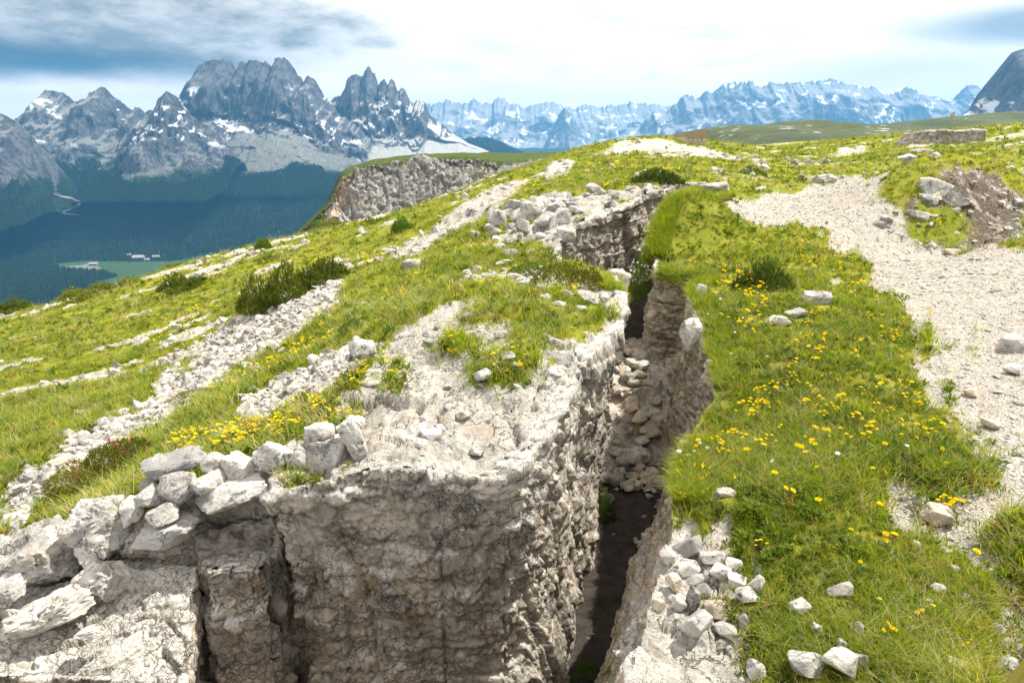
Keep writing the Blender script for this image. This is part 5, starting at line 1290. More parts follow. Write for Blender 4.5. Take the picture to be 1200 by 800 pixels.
# rubble lying on the ledges and round the stone heap
RP = []
for k in range(6):
    v, f = hull_stone(230 + k, 14, 0); RP.append(proto('rubble_block', v * np.array([1, .9, .7]), f, [M_STONE if k else M_WALLROCK]))
x, y = polar_points(16000, 2.6, 30, lambda a, b: np.clip(gridval(rock, a, b) * sstep(b, 6.5, 8.5) * .4 + gridval(scree, a, b) * .8 + gridval(pale, a, b) * .35 * sstep(b, 5, 9), 0, 1))
s = (0.016 + 0.0032 * y) * np.exp(np.clip(rs.normal(0, .45, len(x)), -1.2, .55))
instancer('rubble', np.stack([x, y, relief(x, y) + s * .2], 1), rs.normal(0, .5, (len(x), 3)) * np.array([1, 1, 6]), np.stack([s * 1.2, s, s], 1), rs.integers(0, 6, len(x)), RP, 'broken limestone rubble of the scree, the ledges and the stone heap')

# ruined wall of a hut on the skyline; low rock ledge and cairn to its right
M_RUST = flat_mat('weathered brown capping', (0.33, 0.22, 0.16), 0.9, 0.25, 1.5)
M_MASON = flat_mat('pale masonry', (0.52, 0.44, 0.34), 0.95, 0.2, 1.2)
Yh = float(hitf(812, 169)[1]); pa = at(799, 168, Yh); pb = at(825, 170, Yh); top_ = at(812, 157, Yh)
ru = empty('ruined_hut', ((pa[0] + pb[0]) / 2, Yh, pb[2] - .4), 'low ruined stone hut with a brown top standing behind the pale mound', 'ruin', None, 0.12)
wd = pb[0] - pa[0]; hh = top_[2] - pb[2] + .4
def brickwall(name, x0, x1, y0, y1, z0, z1, nx, nz, mat, par, depth=0.05):
    for i in range(nz):
        offk = 0.5 if i % 2 else 0
        for j in range(nx + 1):
            a = x0 + (x1 - x0) * max(0, (j - offk) / nx); b = x0 + (x1 - x0) * min(1, (j + 1 - offk) / nx)
            if b - a < 0.02: continue
            v, f = box_raw(a + .012, b - .012, y0 - rs.uniform(0, depth), y1, z0 + (z1 - z0) * i / nz + .01, z0 + (z1 - z0) * (i + 1) / nz - .01)
            link_mesh(name, v, f, mat, par, False)
brickwall('stone', -wd / 2, wd / 2, -.3, .1, 0, hh * .82, 5, 3, M_MASON, ru)
v, f = box_raw(-wd / 2 + .02, wd / 2 - .02, -.25, 1.4, 0, hh * .8); link_mesh('wall_core', v, f, M_MASON, ru, False)
v, f = box_raw(-wd * .47, wd * .52, -.42, 1.5, hh * .82, hh); link_mesh('roof_slab', v, f, M_RUST, ru, False)
v, f = box_raw(wd * .3, wd * .46, -.36, 1.0, hh, hh * 1.12); link_mesh('broken_capping', v, f, M_RUST, ru, False)
# rock ledge
Yl = float(hitf(1110, 169)[1]); q0 = at(1066, 170, Yl); q1 = at(1160, 168, Yl - 1); q2 = at(1158, 152.5, Yl - .5); q3 = at(1086, 154, Yl + .3)
lg = rock_block('rock_ledge', [(q0[0], q0[1], q0[2] - 1), (q1[0], q1[1], q1[2] - 1), (q1[0], q1[1] + 3, q1[2] - 1), (q0[0], q0[1] + 3, q0[2] - 1), (q3[0], q0[1] + .3, q3[2]), (q1[0], q1[1] + .4, q2[2]), (q1[0], q1[1] + 3, q2[2] - .1), (q3[0], q3[1] + 2, q3[2] - .1)], (120, 30, 40), [((1.1, .8, .6), .08, .10), ((.4, .3, .2), .03, .04)], 91, M_CUT, 0.05)
tag(lg, 'long low grey rock ledge in the green slope near the right skyline', 'rock')
ca = stone('cairn', tuple(at(1116, 134.5, 300)), (0.9, .8, 1.5), (0, 0, 0), 4, 2); tag(ca, 'tiny dark cairn standing on the far green skyline', 'cairn')

# ------------------------------------------------------------------ grass
M_GRASS = leafmat('grass', [(0, (0.12, 0.205, 0.008)), (0.3, (0.20, 0.29, 0.010)), (0.62, (0.30, 0.345, 0.014)), (0.85, (0.37, 0.36, 0.025)), (1, (0.46, 0.385, 0.09))], 0.45)
M_STRAW = leafmat('dry grass', [(0, (0.42, 0.34, 0.15)), (1, (0.58, 0.50, 0.28))], 0.3, (1.0, 0.95, 0.8))
M_LEAFD = leafmat('leaf', [(0, (0.06, 0.11, 0.014)), (0.5, (0.115, 0.175, 0.018)), (1, (0.19, 0.235, 0.026))], 0.35)
M_LEAFR = leafmat('reddish leaf', [(0, (0.10, 0.11, 0.014)), (0.5, (0.18, 0.16, 0.02)), (1, (0.26, 0.13, 0.035))], 0.35, (1.2, 1.1, .6))
M_PINE = leafmat('pine needle', [(0, (0.10, 0.135, 0.016)), (0.5, (0.16, 0.185, 0.022)), (1, (0.24, 0.25, 0.035))], 0.25)
M_PINED = leafmat('dark pine needle', [(0, (0.035, 0.062, 0.012)), (0.5, (0.065, 0.10, 0.016)), (1, (0.11, 0.145, 0.025))], 0.25)
M_BRIGHT = leafmat('young larch needle', [(0, (0.10, 0.19, 0.02)), (1, (0.17, 0.26, 0.03))], 0.4)
M_STEM = flat_mat('stem', (0.10, 0.13, 0.035), 0.8, 0.2, 20)
M_WOOD = flat_mat('shrub wood', (0.12, 0.085, 0.06), 0.9, 0.2, 20)
def petalmat(name, c):
    m, t = new_mat(name)
    rnd = t.n('ShaderNodeObjectInfo').outputs['Random']
    cc = t.mix(rnd, tuple(a * .85 for a in c), c)
    d = t.n('ShaderNodeBsdfDiffuse', Color=cc); tr = t.n('ShaderNodeBsdfTranslucent', Color=cc)
    mx = t.n('ShaderNodeMixShader', Fac=0.4); t.set(mx.inputs[1], d.outputs[0]); t.set(mx.inputs[2], tr.outputs[0])
    t.n('ShaderNodeOutputMaterial', Surface=mx.outputs[0]); return m
M_YEL = petalmat('yellow petal', (0.88, 0.66, 0.015)); M_WHT = petalmat('white petal', (0.85, 0.85, 0.80)); M_PNK = petalmat('pink petal', (0.68, 0.07, 0.16))
rg = np.random.default_rng(23)
def blades(n, hmin, hmax, spread, width, lean, straw=0.1, seg=3):
    V = []; Fc = []; MI = []
    for _ in range(n):
        a = rg.uniform(0, 6.283); r = spread * math.sqrt(rg.random()); bx, by = r * math.cos(a), r * math.sin(a)
        hgt = rg.uniform(hmin, hmax); dr = rg.uniform(0, 6.283) if rg.random() < .5 else a + rg.normal(0, .5)
        ln = hgt * rg.uniform(lean * .3, lean); wd = width * rg.uniform(.7, 1.3); fa = dr + 1.5708 + rg.normal(0, .4)
        wx, wy = math.cos(fa) * wd / 2, math.sin(fa) * wd / 2
        b0 = len(V); mi = 1 if rg.random() < straw else 0
        for k in range(seg + 1):
            t_ = k / seg; o = ln * t_ * t_; z_ = hgt * (t_ - 0.18 * lean * t_ * t_); tp = 1 - t_ * .9
            V.append((bx + math.cos(dr) * o - wx * tp, by + math.sin(dr) * o - wy * tp, z_)); V.append((bx + math.cos(dr) * o + wx * tp, by + math.sin(dr) * o + wy * tp, z_))
        for k in range(seg): q_ = b0 + 2 * k; Fc.append((q_, q_ + 1, q_ + 3, q_ + 2)); MI.append(mi)
    return V, Fc, MI
GP = []
for nb, h0, h1, spd, wdt, ln, stw in ((13, .04, .10, .04, .0056, .9, .08), (13, .03, .085, .045, .0052, 1.1, .14), (11, .05, .13, .035, .0048, 1.0, .10), (15, .018, .045, .05, .0055, 1.0, .10), (15, .015, .035, .055, .006, 1.2, .16), (10, .05, .12, .045, .0036, 1.3, .8)):
    v, f, mi = blades(nb, h0, h1, spd, wdt, ln, stw); GP.append(proto('grass_tuft', v, f, [M_GRASS, M_STRAW], mi, True))
# little leafy rosettes between the grass
def rosette(n, L_, wd, up, mat, name='leaf_tuft', spread=0.02):
    V = []; Fc = []
    for k in range(n):
        a = rg.uniform(0, 6.283); el_ = rg.uniform(up * .3, up); l = L_ * rg.uniform(.6, 1.1); c_, s_ = math.cos(a), math.sin(a); r0 = spread * rg.random(); zz = rg.uniform(0, .02)
        ax = np.array([c_ * math.cos(el_), s_ * math.cos(el_), math.sin(el_)]); sd_ = np.array([-s_, c_, 0]) * wd * l / 2; b = np.array([c_ * r0, s_ * r0, zz]); nrm = np.cross(ax, sd_); nrm = nrm / (np.linalg.norm(nrm) + 1e-9) * l * .12
        i = len(V); V += [b, b + ax * l * .5 + sd_ + nrm, b + ax * l, b + ax * l * .5 - sd_ + nrm]; Fc.append((i, i + 1, i + 2, i + 3))
    return proto(name, V, Fc, [mat], None, True)
GP.append(rosette(12, .045, .45, 1.0, M_LEAFD)); GP.append(rosette(14, .03, .6, .8, M_LEAFR, spread=.04))
GRASSW = 1 - np.clip(np.maximum.reduce([path * 1.1, scree * 1.0, pale * .95, rock * 1.05, scar * 1.0, bare * 1.2]), 0, 1)
ex = GEX
GRASSW = np.maximum(GRASSW, ex)
RIGHTB = zone(GX, GY, [hits([(770, 560), (800, 345), (830, 300), (960, 260), (1025, 290), (1000, 340), (1110, 375), (1100, 440), (1140, 570), (1060, 600), (1120, 660), (1165, 710), (1150, 1000), (900, 1000), (860, 700), (830, 632), (775, 640)]), hits([(775, 300), (772, 250), (800, 228), (850, 240), (890, 262), (870, 290), (820, 305)])], 3, 0.2, 7).reshape(NR, NC)
def scatter_grass(name, n, y0, y1, wf, variants, s0, label, amin=-.92, amax=.97):
    x, y = polar_points(n, y0, y1, wf, amin, amax)
    ok = np.ones(len(x), bool)
    for a_, b_, r_ in CLEAR: ok &= (x - a_) ** 2 + (y - b_ + r_ * .5) ** 2 > (r_ * 0.9) ** 2
    x, y = x[ok], y[ok]
    z = relief(x, y); s = s0 * (0.82 + 0.045 * y) * np.exp(rs.normal(0, .22, len(x)))
    cl = fbm(np.stack([x, y, 0 * x], 1), 0.5, 3, 41); s *= 1 + 0.35 * cl
    instancer(name, np.stack([x, y, z - .004], 1), np.stack([rs.normal(0, .13, len(x)), rs.normal(0, .13, len(x)), rs.uniform(0, 6.28, len(x))], 1), np.stack([s, s, s], 1), np.array(variants)[rs.integers(0, len(variants), len(x))], GP, label)
scatter_grass('tall_grass', 190000, 1.5, 16, lambda a, b: gridval(GRASSW * RIGHTB, a, b) ** 1.3 * (0.3 + 0.7 * sstep(fbm(np.stack([a, b, 0 * a], 1), .38, 4, 77, .6), -.45, .1)), [0, 0, 1, 1, 2, 3, 3, 4, 4, 5, 5, 6, 6, 6, 7, 7], 0.64, 'thick meadow grass on the bank right of the trench', -0.2, 0.95)
scatter_grass('turf', 215000, 2.0, 85, lambda a, b: gridval(GRASSW * (1 - RIGHTB), a, b) ** 1.3, [1, 3, 3, 4, 4, 3, 5, 6, 7], 0.95, 'short alpine turf of the slopes')
scatter_grass('turf_tufts', 26000, 2.0, 12, lambda a, b: gridval(np.maximum(GRASSW * (1 - RIGHTB) * .6, ex), a, b) * (fbm(np.stack([a, b, 0 * a], 1), .7, 2, 8) > 0.1), [0, 1, 2, 5], 1.0, 'longer tufts standing in the turf')
scatter_grass('herbs', 15000, 1.5, 14, lambda a, b: gridval(GRASSW * RIGHTB, a, b) * np.clip(fbm(np.stack([a, b, 0 * a], 1), .35, 3, 15) * 1.5 + .35, 0, 1), [6, 6, 7], 0.85, 'broad-leaved herbs between the grass of the right bank', -.2, .95)
# grass hanging over the right rim and the ledges
def rim_grass(rim, t0, t1, n, side, s0, name, label, inn=0.10):
    t = rs.uniform(t0, t1, n); R = catmull(rim, t); R2 = catmull(rim, t + .01); T = R2 - R; T /= np.linalg.norm(T, axis=1, keepdims=True); Nn = np.stack([T[:, 1], -T[:, 0]], 1) * side
    u = rs.uniform(-.16, inn, n); q_ = R + Nn * u[:, None]
    z = relief(R[:, 0] - Nn[:, 0] * .08, R[:, 1] - Nn[:, 1] * .08) + 0.015 - np.clip(u, 0, 1) * rs.uniform(.6, 1.8, n)
    tilt = 0.2 + np.clip(u + .1, 0, .3) * 3.2
    ang = np.arctan2(Nn[:, 1], Nn[:, 0])
    # lean outward about the axis perpendicular to N
    eul = []
    for a_, tl_ in zip(ang, tilt):
        m_ = Matrix.Rotation(a_, 3, 'Z') @ Matrix.Rotation(tl_, 3, 'Y') @ Matrix.Rotation(rs.uniform(0, 6.28), 3, 'Z'); eul.append(tuple(m_.to_euler()))
    s = s0 * (0.8 + .045 * R[:, 1]) * np.exp(rs.normal(0, .2, n))
    instancer(name, np.stack([q_[:, 0], q_[:, 1], z], 1), eul, np.stack([s, s, s], 1), np.array([0, 1, 2, 2, 5, 6, 3])[rs.integers(0, 7, n)], GP, label)
rim_grass(RIM_R, 6.4, 7.7, 1100, -1, 0.75, 'rim_grass', 'grass hanging over the near right rim of the trench', -.02)
rim_grass(RIM_R, 16.6, 20.5, 3600, -1, 1.0, 'rim_grass', 'grass hanging over the far right rim of the trench', 0.12)
rim_grass(RIM_R, 12.3, 15.7, 800, -1, 0.9, 'rim_grass', 'grass on top of the cross wall in the trench', 0.07)
rim_grass(RIM_R, 9.2, 12.3, 900, -1, 0.75, 'rim_grass', 'thin grass along the top of the right trench wall', 0.01)
rim_grass(RIM_L, 11.0, 13.2, 600, 1, 0.8, 'rim_grass', 'grass on the left rim where the trench bends')

# ------------------------------------------------------------------ flowers
def flower(kind, heads=((.006, 0, .12, 1.0),)):
    """stem and blossom as two meshes with their origin at the root"""
    n, col = (9, M_YEL) if kind == 'yellow' else (7, M_WHT)
    hgt = 0.12; V = []; Fc = []
    for k in range(3):
        a = k * 2.094; V += [(0.0016 * math.cos(a), 0.0016 * math.sin(a), 0)]
    for k in range(3):
        a = k * 2.094; V += [(0.0012 * math.cos(a) + .006, 0.0012 * math.sin(a), hgt)]
    Fc = [(0, 1, 4, 3), (1, 2, 5, 4), (2, 0, 3, 5)]
    V += [(0, 0, .03), (.018, .006, .05), (.03, .004, .055), (.02, -.006, .048)]; Fc.append((6, 7, 8, 9))
    st = bpy.data.meshes.new('stem'); st.from_pydata(V, [], Fc); st.materials.append(M_STEM)
    V = []; Fc = []
    for (hx_, hy_, hz_, hs_), (r1, zt, off_) in [(h_, q_) for h_ in heads for q_ in ((.020, .006, 0), (.013, .013, .3))]:
        c = np.array([hx_, hy_, hz_]); r1 *= hs_; zt *= hs_
        for k in range(n):
            a = 6.283 * k / n + off_; d1 = np.array([math.cos(a), math.sin(a), 0]); s1 = np.array([-math.sin(a), math.cos(a), 0])
            i = len(V); V += [c, c + d1 * r1 * .6 + s1 * r1 * .33 + [0, 0, zt * .7], c + d1 * r1 + [0, 0, zt], c + d1 * r1 * .6 - s1 * r1 * .33 + [0, 0, zt * .7]]; Fc.append((i, i + 1, i + 2, i + 3))
    bl = bpy.data.meshes.new('blossom'); bl.from_pydata([tuple(a) for a in V], [], Fc); bl.materials.append(col)
    return st, bl
FL = {'yellow': [flower('yellow'), flower('yellow', ((.006, 0, .12, .8), (-.018, .012, .105, .7))), flower('yellow', ((.006, 0, .12, .62), (.03, .012, .112, .6), (-.012, -.022, .10, .55), (.004, .03, .095, .5))), flower('yellow', ((.006, 0, .11, .6),))], 'white': [flower('white')]}
def place_flower(kind, x, y, s, label, group):
    if sdist(np.array([x]), np.array([y]), TRENCH)[0] > 0.0: return
    e = empty(kind + '_flower', (x, y, relief(x, y)[0] - .01), label, 'flower', group, rg.uniform(0, 6.28)); e.scale = (s, s, s * rg.uniform(.75, 1.25)); e.rotation_euler = (rg.normal(0, .30) - .05, rg.normal(0, .30), rg.uniform(0, 6.28))
    for nm, me in zip(('stem', 'blossom'), FL[kind][int(rg.integers(len(FL[kind])))]):
        o = bpy.data.objects.new(nm, me); COL.objects.link(o); o.parent = e
YF = [(985, 468), (970, 480), (1000, 492), (1020, 505), (955, 495), (940, 520), (968, 515), (1010, 520), (1030, 528), (995, 523), (1075, 500), (1095, 505), (1090, 500), (1060, 510), (1045, 487), (1030, 458), (1087, 462), (1060, 462), (1074, 470), (1040, 395), (1055, 378), (1065, 385), (1050, 390), (1035, 392), (1048, 400), (1030, 385), (1083, 363), (1058, 372), (1025, 375),
      (905, 455), (895, 463), (885, 470), (912, 450), (920, 445), (880, 480), (890, 475), (900, 470), (905, 462), (875, 465), (895, 450), (925, 438), (860, 475), (950, 460), (935, 470), (945, 410), (955, 405), (965, 398), (950, 420), (960, 425), (975, 418), (940, 400), (930, 405), (957, 412), (925, 428), (965, 410), (948, 398), (950, 375), (955, 365),
      (830, 515), (845, 520), (840, 508), (850, 535), (870, 512), (885, 520), (880, 535), (860, 515), (825, 530), (897, 520), (1110, 583), (1120, 585), (1105, 580), (1125, 587), (1020, 562), (903, 575), (905, 590), (960, 610), (1015, 620), (990, 645), (1035, 643), (1037, 655), (1010, 675), (895, 650), (1130, 650), (1020, 735), (1088, 735), (1018, 745), (1085, 728), (960, 558), (1098, 528), (1108, 545), (948, 545)]
for px, py in YF:
    for r_ in range(2 if py < 520 else 1):
        p = hit(px + rg.normal(0, 5) * r_, py + 14 + rg.normal(0, 4) * r_); place_flower('yellow', p[0], p[1], rg.uniform(.75, 1.05), 'yellow flower on a thin stem in the grass bank right of the trench', 'yellow flowers of the right bank')
pz_ = [hits([(960, 275), (1015, 285), (1000, 320), (940, 330), (930, 290)]), hits([(835, 320), (900, 330), (900, 400), (840, 400)])]
for x, y in scatter_poly(pz_, 110, 14):
    place_flower('yellow', x, y, rg.uniform(.9, 1.5), 'yellow flower in the upper part of the flowery bank behind the white rocks', 'yellow flowers of the upper bank')
for px, py in [(785, 533), (790, 530), (800, 535), (803, 540), (820, 527), (828, 525), (815, 528), (838, 352), (850, 372), (858, 395), (845, 360), (830, 375), (870, 380), (825, 330), (860, 420), (900, 423), (922, 555), (980, 537), (1054, 535)]:
    p = hit(px, py + 8)
    if sdist(p[:1], p[1:2], TRENCH)[0] > 0: p = hit(px + 14, py + 10)
    place_flower('white', p[0], p[1], rg.uniform(.6, .9), 'small white flower in the grass along the trench rim', 'white flowers by the trench rim')
pz2 = [hits([(880, 490), (930, 430), (1000, 400), (1060, 420), (1090, 480), (1040, 530), (940, 530)])]
for x, y in scatter_poly(pz2, 38, 14): place_flower('yellow', x, y, rg.uniform(.6, .95), 'yellow flower on a thin stem in the grass bank right of the trench', 'yellow flowers of the right bank')
# far and uncountable: specks of yellow in the slope
v = []; f = []
for k in range(6):
    a = rg.uniform(0, 6.28); r_ = .03 * math.sqrt(rg.random()); x0, y0, z0 = r_ * math.cos(a), r_ * math.sin(a), rg.uniform(.03, .06); b = len(v)
    for q_ in range(5): v.append((x0 + .008 * math.cos(q_ * 1.2566), y0 + .008 * math.sin(q_ * 1.2566), z0 + .003 * (q_ % 2)))
    f.append((b, b + 1, b + 2, b + 3, b + 4))
YP = proto('flower_cluster', v, f, [M_YEL])
x, y = polar_points(22000, 3.4, 26, lambda a, b: gridval(GRASSW * (1 - RIGHTB), a, b) * np.clip((fbm(np.stack([a, b, 0 * a], 1), 1.3, 3, 19) - 0.05) * 0.9, 0, 0.45) * (a > -0.55 * b))
s = (0.8 + .07 * y) * rs.uniform(.6, 1.2, len(x))
instancer('wildflowers', np.stack([x, y, relief(x, y)], 1), np.stack([0 * x, 0 * x, rs.uniform(0, 6, len(x))], 1), np.stack([s, s, s], 1), np.zeros(len(x), int), [YP], 'specks of yellow wildflowers in the turf left of the trench')

x, y = polar_points(5200, 1.9, 16, lambda a, b: gridval(GRASSW * RIGHTB, a, b) * np.clip(fbm(np.stack([a, b, 0 * a], 1), .8, 3, 29) * 1.2 - .1, 0, 1), -.1, .9)
s = 0.45 * (0.7 + .08 * y) * rs.uniform(.6, 1.3, len(x))
instancer('wildflowers', np.stack([x, y, relief(x, y) + .03], 1), np.stack([0 * x, 0 * x, rs.uniform(0, 6, len(x))], 1), np.stack([s, s, s * 2], 1), np.zeros(len(x), int), [YP], 'specks of tiny yellow wildflowers low in the grass right of the trench')

# ------------------------------------------------------------------ shrubs
def pine_crown(seed, n=230, needles=9, L_=0.26, shape=0.6):
    """dwarf pine: upswept needle brushes all through a low dome (unit half-width, unit height)"""
    r = np.random.default_rng(seed); V = []; Fc = []
    for _ in range(n):
        a = r.uniform(0, 6.283); rr = math.sqrt(r.random()); x, y = rr * math.cos(a), rr * math.sin(a)
        top = (1 - rr ** 2.2) * (0.62 + 0.38 * vnoise(np.array([[x, y, seed]]), 0.55, seed)[0]); z = top * r.uniform(.25, 1.0) * .86
        ax = np.array([x * .7 + r.normal(0, .22), y * .7 + r.normal(0, .22), 0.9 + r.normal(0, .2)]); ax /= np.linalg.norm(ax)
        l = L_ * r.uniform(.6, 1.15); e1 = np.cross(ax, [0.3, 0.9, 0.2]); e1 /= np.linalg.norm(e1); e2 = np.cross(ax, e1); b0 = np.array([x, y, z])
        for k in range(needles):
            an = 6.283 * k / needles + r.uniform(0, .6); t_ = r.uniform(0, .75); o = e1 * math.cos(an) + e2 * math.sin(an); d = o * .62 + ax * .75; sdv = np.cross(d, ax); sdv = sdv / (np.linalg.norm(sdv) + 1e-9) * l * .085
            p_ = b0 + ax * l * t_; i = len(V); V += [p_ - sdv, p_ + sdv, p_ + d * l * .5 + sdv * .5, p_ + d * l * .5 - sdv * .5]; Fc.append((i, i + 1, i + 2, i + 3))
    me = bpy.data.meshes.new('foliage'); me.from_pydata([tuple(q) for q in V], [], Fc); return me
def leafy_crown(seed, n=900, L_=0.16, flat=1.0):
    r = np.random.default_rng(seed); V = []; Fc = []
    for _ in range(n):
        a = r.uniform(0, 6.283); rr = math.sqrt(r.random()); x, y = rr * math.cos(a), rr * math.sin(a)
        top = (1 - rr ** 2.4) * (0.65 + 0.35 * vnoise(np.array([[x, y, seed]]), 0.4, seed)[0]); z = top * (1 - r.random() ** 2 * .8)
        ax = np.array([r.normal(x * .6, .5), r.normal(y * .6, .5), abs(r.normal(.6, .4))]); ax /= np.linalg.norm(ax); l = L_ * r.uniform(.6, 1.2)
        sdv = np.cross(ax, r.normal(0, 1, 3)); sdv = sdv / (np.linalg.norm(sdv) + 1e-9) * l * .24; nn = np.cross(ax, sdv); nn = nn / (np.linalg.norm(nn) + 1e-9) * l * .12; p_ = np.array([x, y, z]); i = len(V)
        V += [p_, p_ + ax * l * .5 + sdv + nn, p_ + ax * l, p_ + ax * l * .5 - sdv + nn]; Fc.append((i, i + 1, i + 2, i + 3))
    me = bpy.data.meshes.new('foliage'); me.from_pydata([tuple(q) for q in V], [], Fc); return me
def stems_mesh(seed, n=7):
    r = np.random.default_rng(seed); V = []; Fc = []
    for k in range(n):
        a = 6.283 * k / n + r.normal(0, .3); rr = r.uniform(.35, .8); tip = np.array([rr * math.cos(a), rr * math.sin(a), r.uniform(.35, .6)]); i = len(V)
        for q_ in range(4):
            t_ = q_ / 3; c = tip * np.array([t_, t_, t_ ** 1.5]); w_ = .035 * (1 - t_ * .8)
            for h_ in range(4): V.append(tuple(c + np.array([w_ * math.cos(h_ * 1.571), w_ * math.sin(h_ * 1.571), 0])))
        for q_ in range(3):
            for h_ in range(4): Fc.append((i + q_ * 4 + h_, i + q_ * 4 + (h_ + 1) % 4, i + q_ * 4 + 4 + (h_ + 1) % 4, i + q_ * 4 + 4 + h_))
    me = bpy.data.meshes.new('stem'); me.from_pydata(V, [], Fc); me.materials.append(M_WOOD); return me
CROWNS = {}
def crown(kind, seed, mat):
    key = (kind, seed, mat.name)
    if key not in CROWNS:
        me = {'pine': lambda: pine_crown(seed, 300), 'bigpine': lambda: pine_crown(seed, 800, 9, .17), 'leafy': lambda: leafy_crown(seed), 'dense': lambda: leafy_crown(seed, 2200, .09)}[kind]()
        me.materials.append(mat); CROWNS[key] = (me, stems_mesh(seed))
    return CROWNS[key]
def shrub(name, px, py_base, wpx, hpx, kind, seed, mat, label, cat='shrub', Y=None, dep=0.8, group=None, rz=0.0, z=None):
    if Y is None: p = hit(px, py_base)
    else: p = at(px, py_base, Y)
    Y = p[1]; k = Y / (F * ray(px, py_base)[1]); w_, h_ = wpx * k, hpx * k
    zz = p[2] if z is None else z
    e = empty(name, (p[0], p[1] + w_ * .15, zz - .03 * h_), label, cat, group, rz)
    cm, sm = crown(kind, seed, mat)
    for nm, me in (('foliage', cm), ('stem', sm)):
        o = bpy.data.objects.new(nm, me); COL.objects.link(o); o.parent = e; o.scale = (w_ / 2, w_ / 2 * dep, h_)
    return e
SH = [('dwarf_pine', 215, 342, 64, 32, 'bigpine', 1, M_PINE, 'rounded dwarf pine standing alone on the left slope above the valley'),
      ('dwarf_pine', 302, 366, 52, 62, 'bigpine', 2, M_PINE, 'lower left end of the big dwarf pine thicket on the left slope'),
      ('dwarf_pine', 338, 352, 64, 62, 'bigpine', 3, M_PINE, 'middle of the big dwarf pine thicket on the left slope'),
      ('dwarf_pine', 378, 334, 70, 54, 'bigpine', 4, M_PINE, 'upper right end of the big dwarf pine thicket on the left slope'),
      ('dwarf_pine', 12, 362, 52, 28, 'bigpine', 5, M_PINE, 'dark dwarf pine cut by the left edge of the photo'),
      ('dwarf_pine', 92, 352, 50, 22, 'bigpine', 1, M_PINE, 'dwarf pine on the skyline left of the rounded one, above the meadow'),
      ('dwarf_pine', 118, 343, 34, 18, 'pine', 2, M_PINE, 'smaller dwarf pine touching the skyline pine on its right'),
      ('dwarf_pine', 152, 334, 30, 13, 'pine', 3, M_PINE, 'low dwarf pine between the skyline pine and the rounded pine'),
      ('dwarf_pine', 205, 309, 30, 10, 'pine', 4, M_PINE, 'flat dark dwarf pine on the skyline just above the rounded pine'),
      ('larch_sapling', 308, 294, 20, 26, 'bigpine', 6, M_BRIGHT, 'fresh green larch sapling on the skyline of the left slope'),
      ('dwarf_pine', 318, 307, 38, 12, 'pine', 5, M_PINE, 'flat dwarf pine just below the fresh green sapling'),
      ('dwarf_pine', 438, 264, 30, 14, 'pine', 1, M_PINE, 'small dark dwarf pine below the cliff end'),
      ('larch_sapling', 472, 273, 28, 30, 'bigpine', 7, M_BRIGHT, 'bright green bush standing in the yellow turf below the cliff'),
      ('dwarf_pine', 772, 216, 62, 30, 'bigpine', 8, M_PINED, 'dark dwarf pine on the rocks at the far end of the trench'),
      ('dwarf_pine', 898, 342, 70, 54, 'bigpine', 9, M_PINED, 'dark young pine in the flowery bank right of the trench'),
      ('dwarf_pine', 388, 264, 30, 10, 'pine', 2, M_PINE, 'dark scrub on the skyline at the foot of the cliff'),
      ('green_bush', 883, 208, 36, 18, 'dense', 11, M_LEAFD, 'rounded leafy bush beside the pale mound'),
      ('heath_shrub', 665, 338, 92, 46, 'dense', 12, M_LEAFR, 'low reddish green heath covering the hump in front of the stone heap'),
      ('heath_shrub', 625, 322, 60, 22, 'dense', 13, M_LEAFD, 'green heath patch at the left edge of the reddish hump'),
      ('heath_shrub', 425, 388, 60, 18, 'dense', 14, M_LEAFD, 'low dark heath patch in the flowery turf left of the rock block'),
      ('heath_shrub', 230, 470, 66, 14, 'dense', 12, M_LEAFR, 'low reddish heath patch beside the scree strip'),
      ('alpine_rose', 140, 546, 96, 40, 'dense', 15, M_LEAFR, 'alpine rose bush with pink blossoms behind the stacked stone wall'),
      ('alpine_rose', 92, 572, 90, 36, 'dense', 16, M_LEAFR, 'reddish alpine rose bush sloping down at the left, with fewer pink blossoms'),
      ('green_bush', 590, 452, 66, 30, 'dense', 13, M_LEAFD, 'small olive green cushion on top of the big rock block'),
      ('trench_plant', 750, 352, 44, 60, 'dense', 17, M_LEAFD, 'leafy plant with white flowers hanging in the bend of the trench', 8.9),
      ('trench_plant', 702, 610, 42, 52, 'dense', 18, M_LEAFD, 'dark leafy plants along the left foot of the trench', 5.45),
      ('trench_plant', 690, 800, 40, 34, 'dense', 11, M_LEAFD, 'leafy plants on the trench floor at the bottom edge', 3.45),
      ('trench_plant', 741, 442, 18, 24, 'dense', 19, M_LEAFD, 'small plant low in the dark gap behind the rubble', 8.5),
      ('grass_clump', 728, 800, 40, 36, 'dense', 20, M_LEAFD, 'tuft of green growing on the grey face of the right trench wall', 2.35)]
for s_ in SH:
    shrub(*s_[:9], Y=s_[9] if len(s_) > 9 else None)
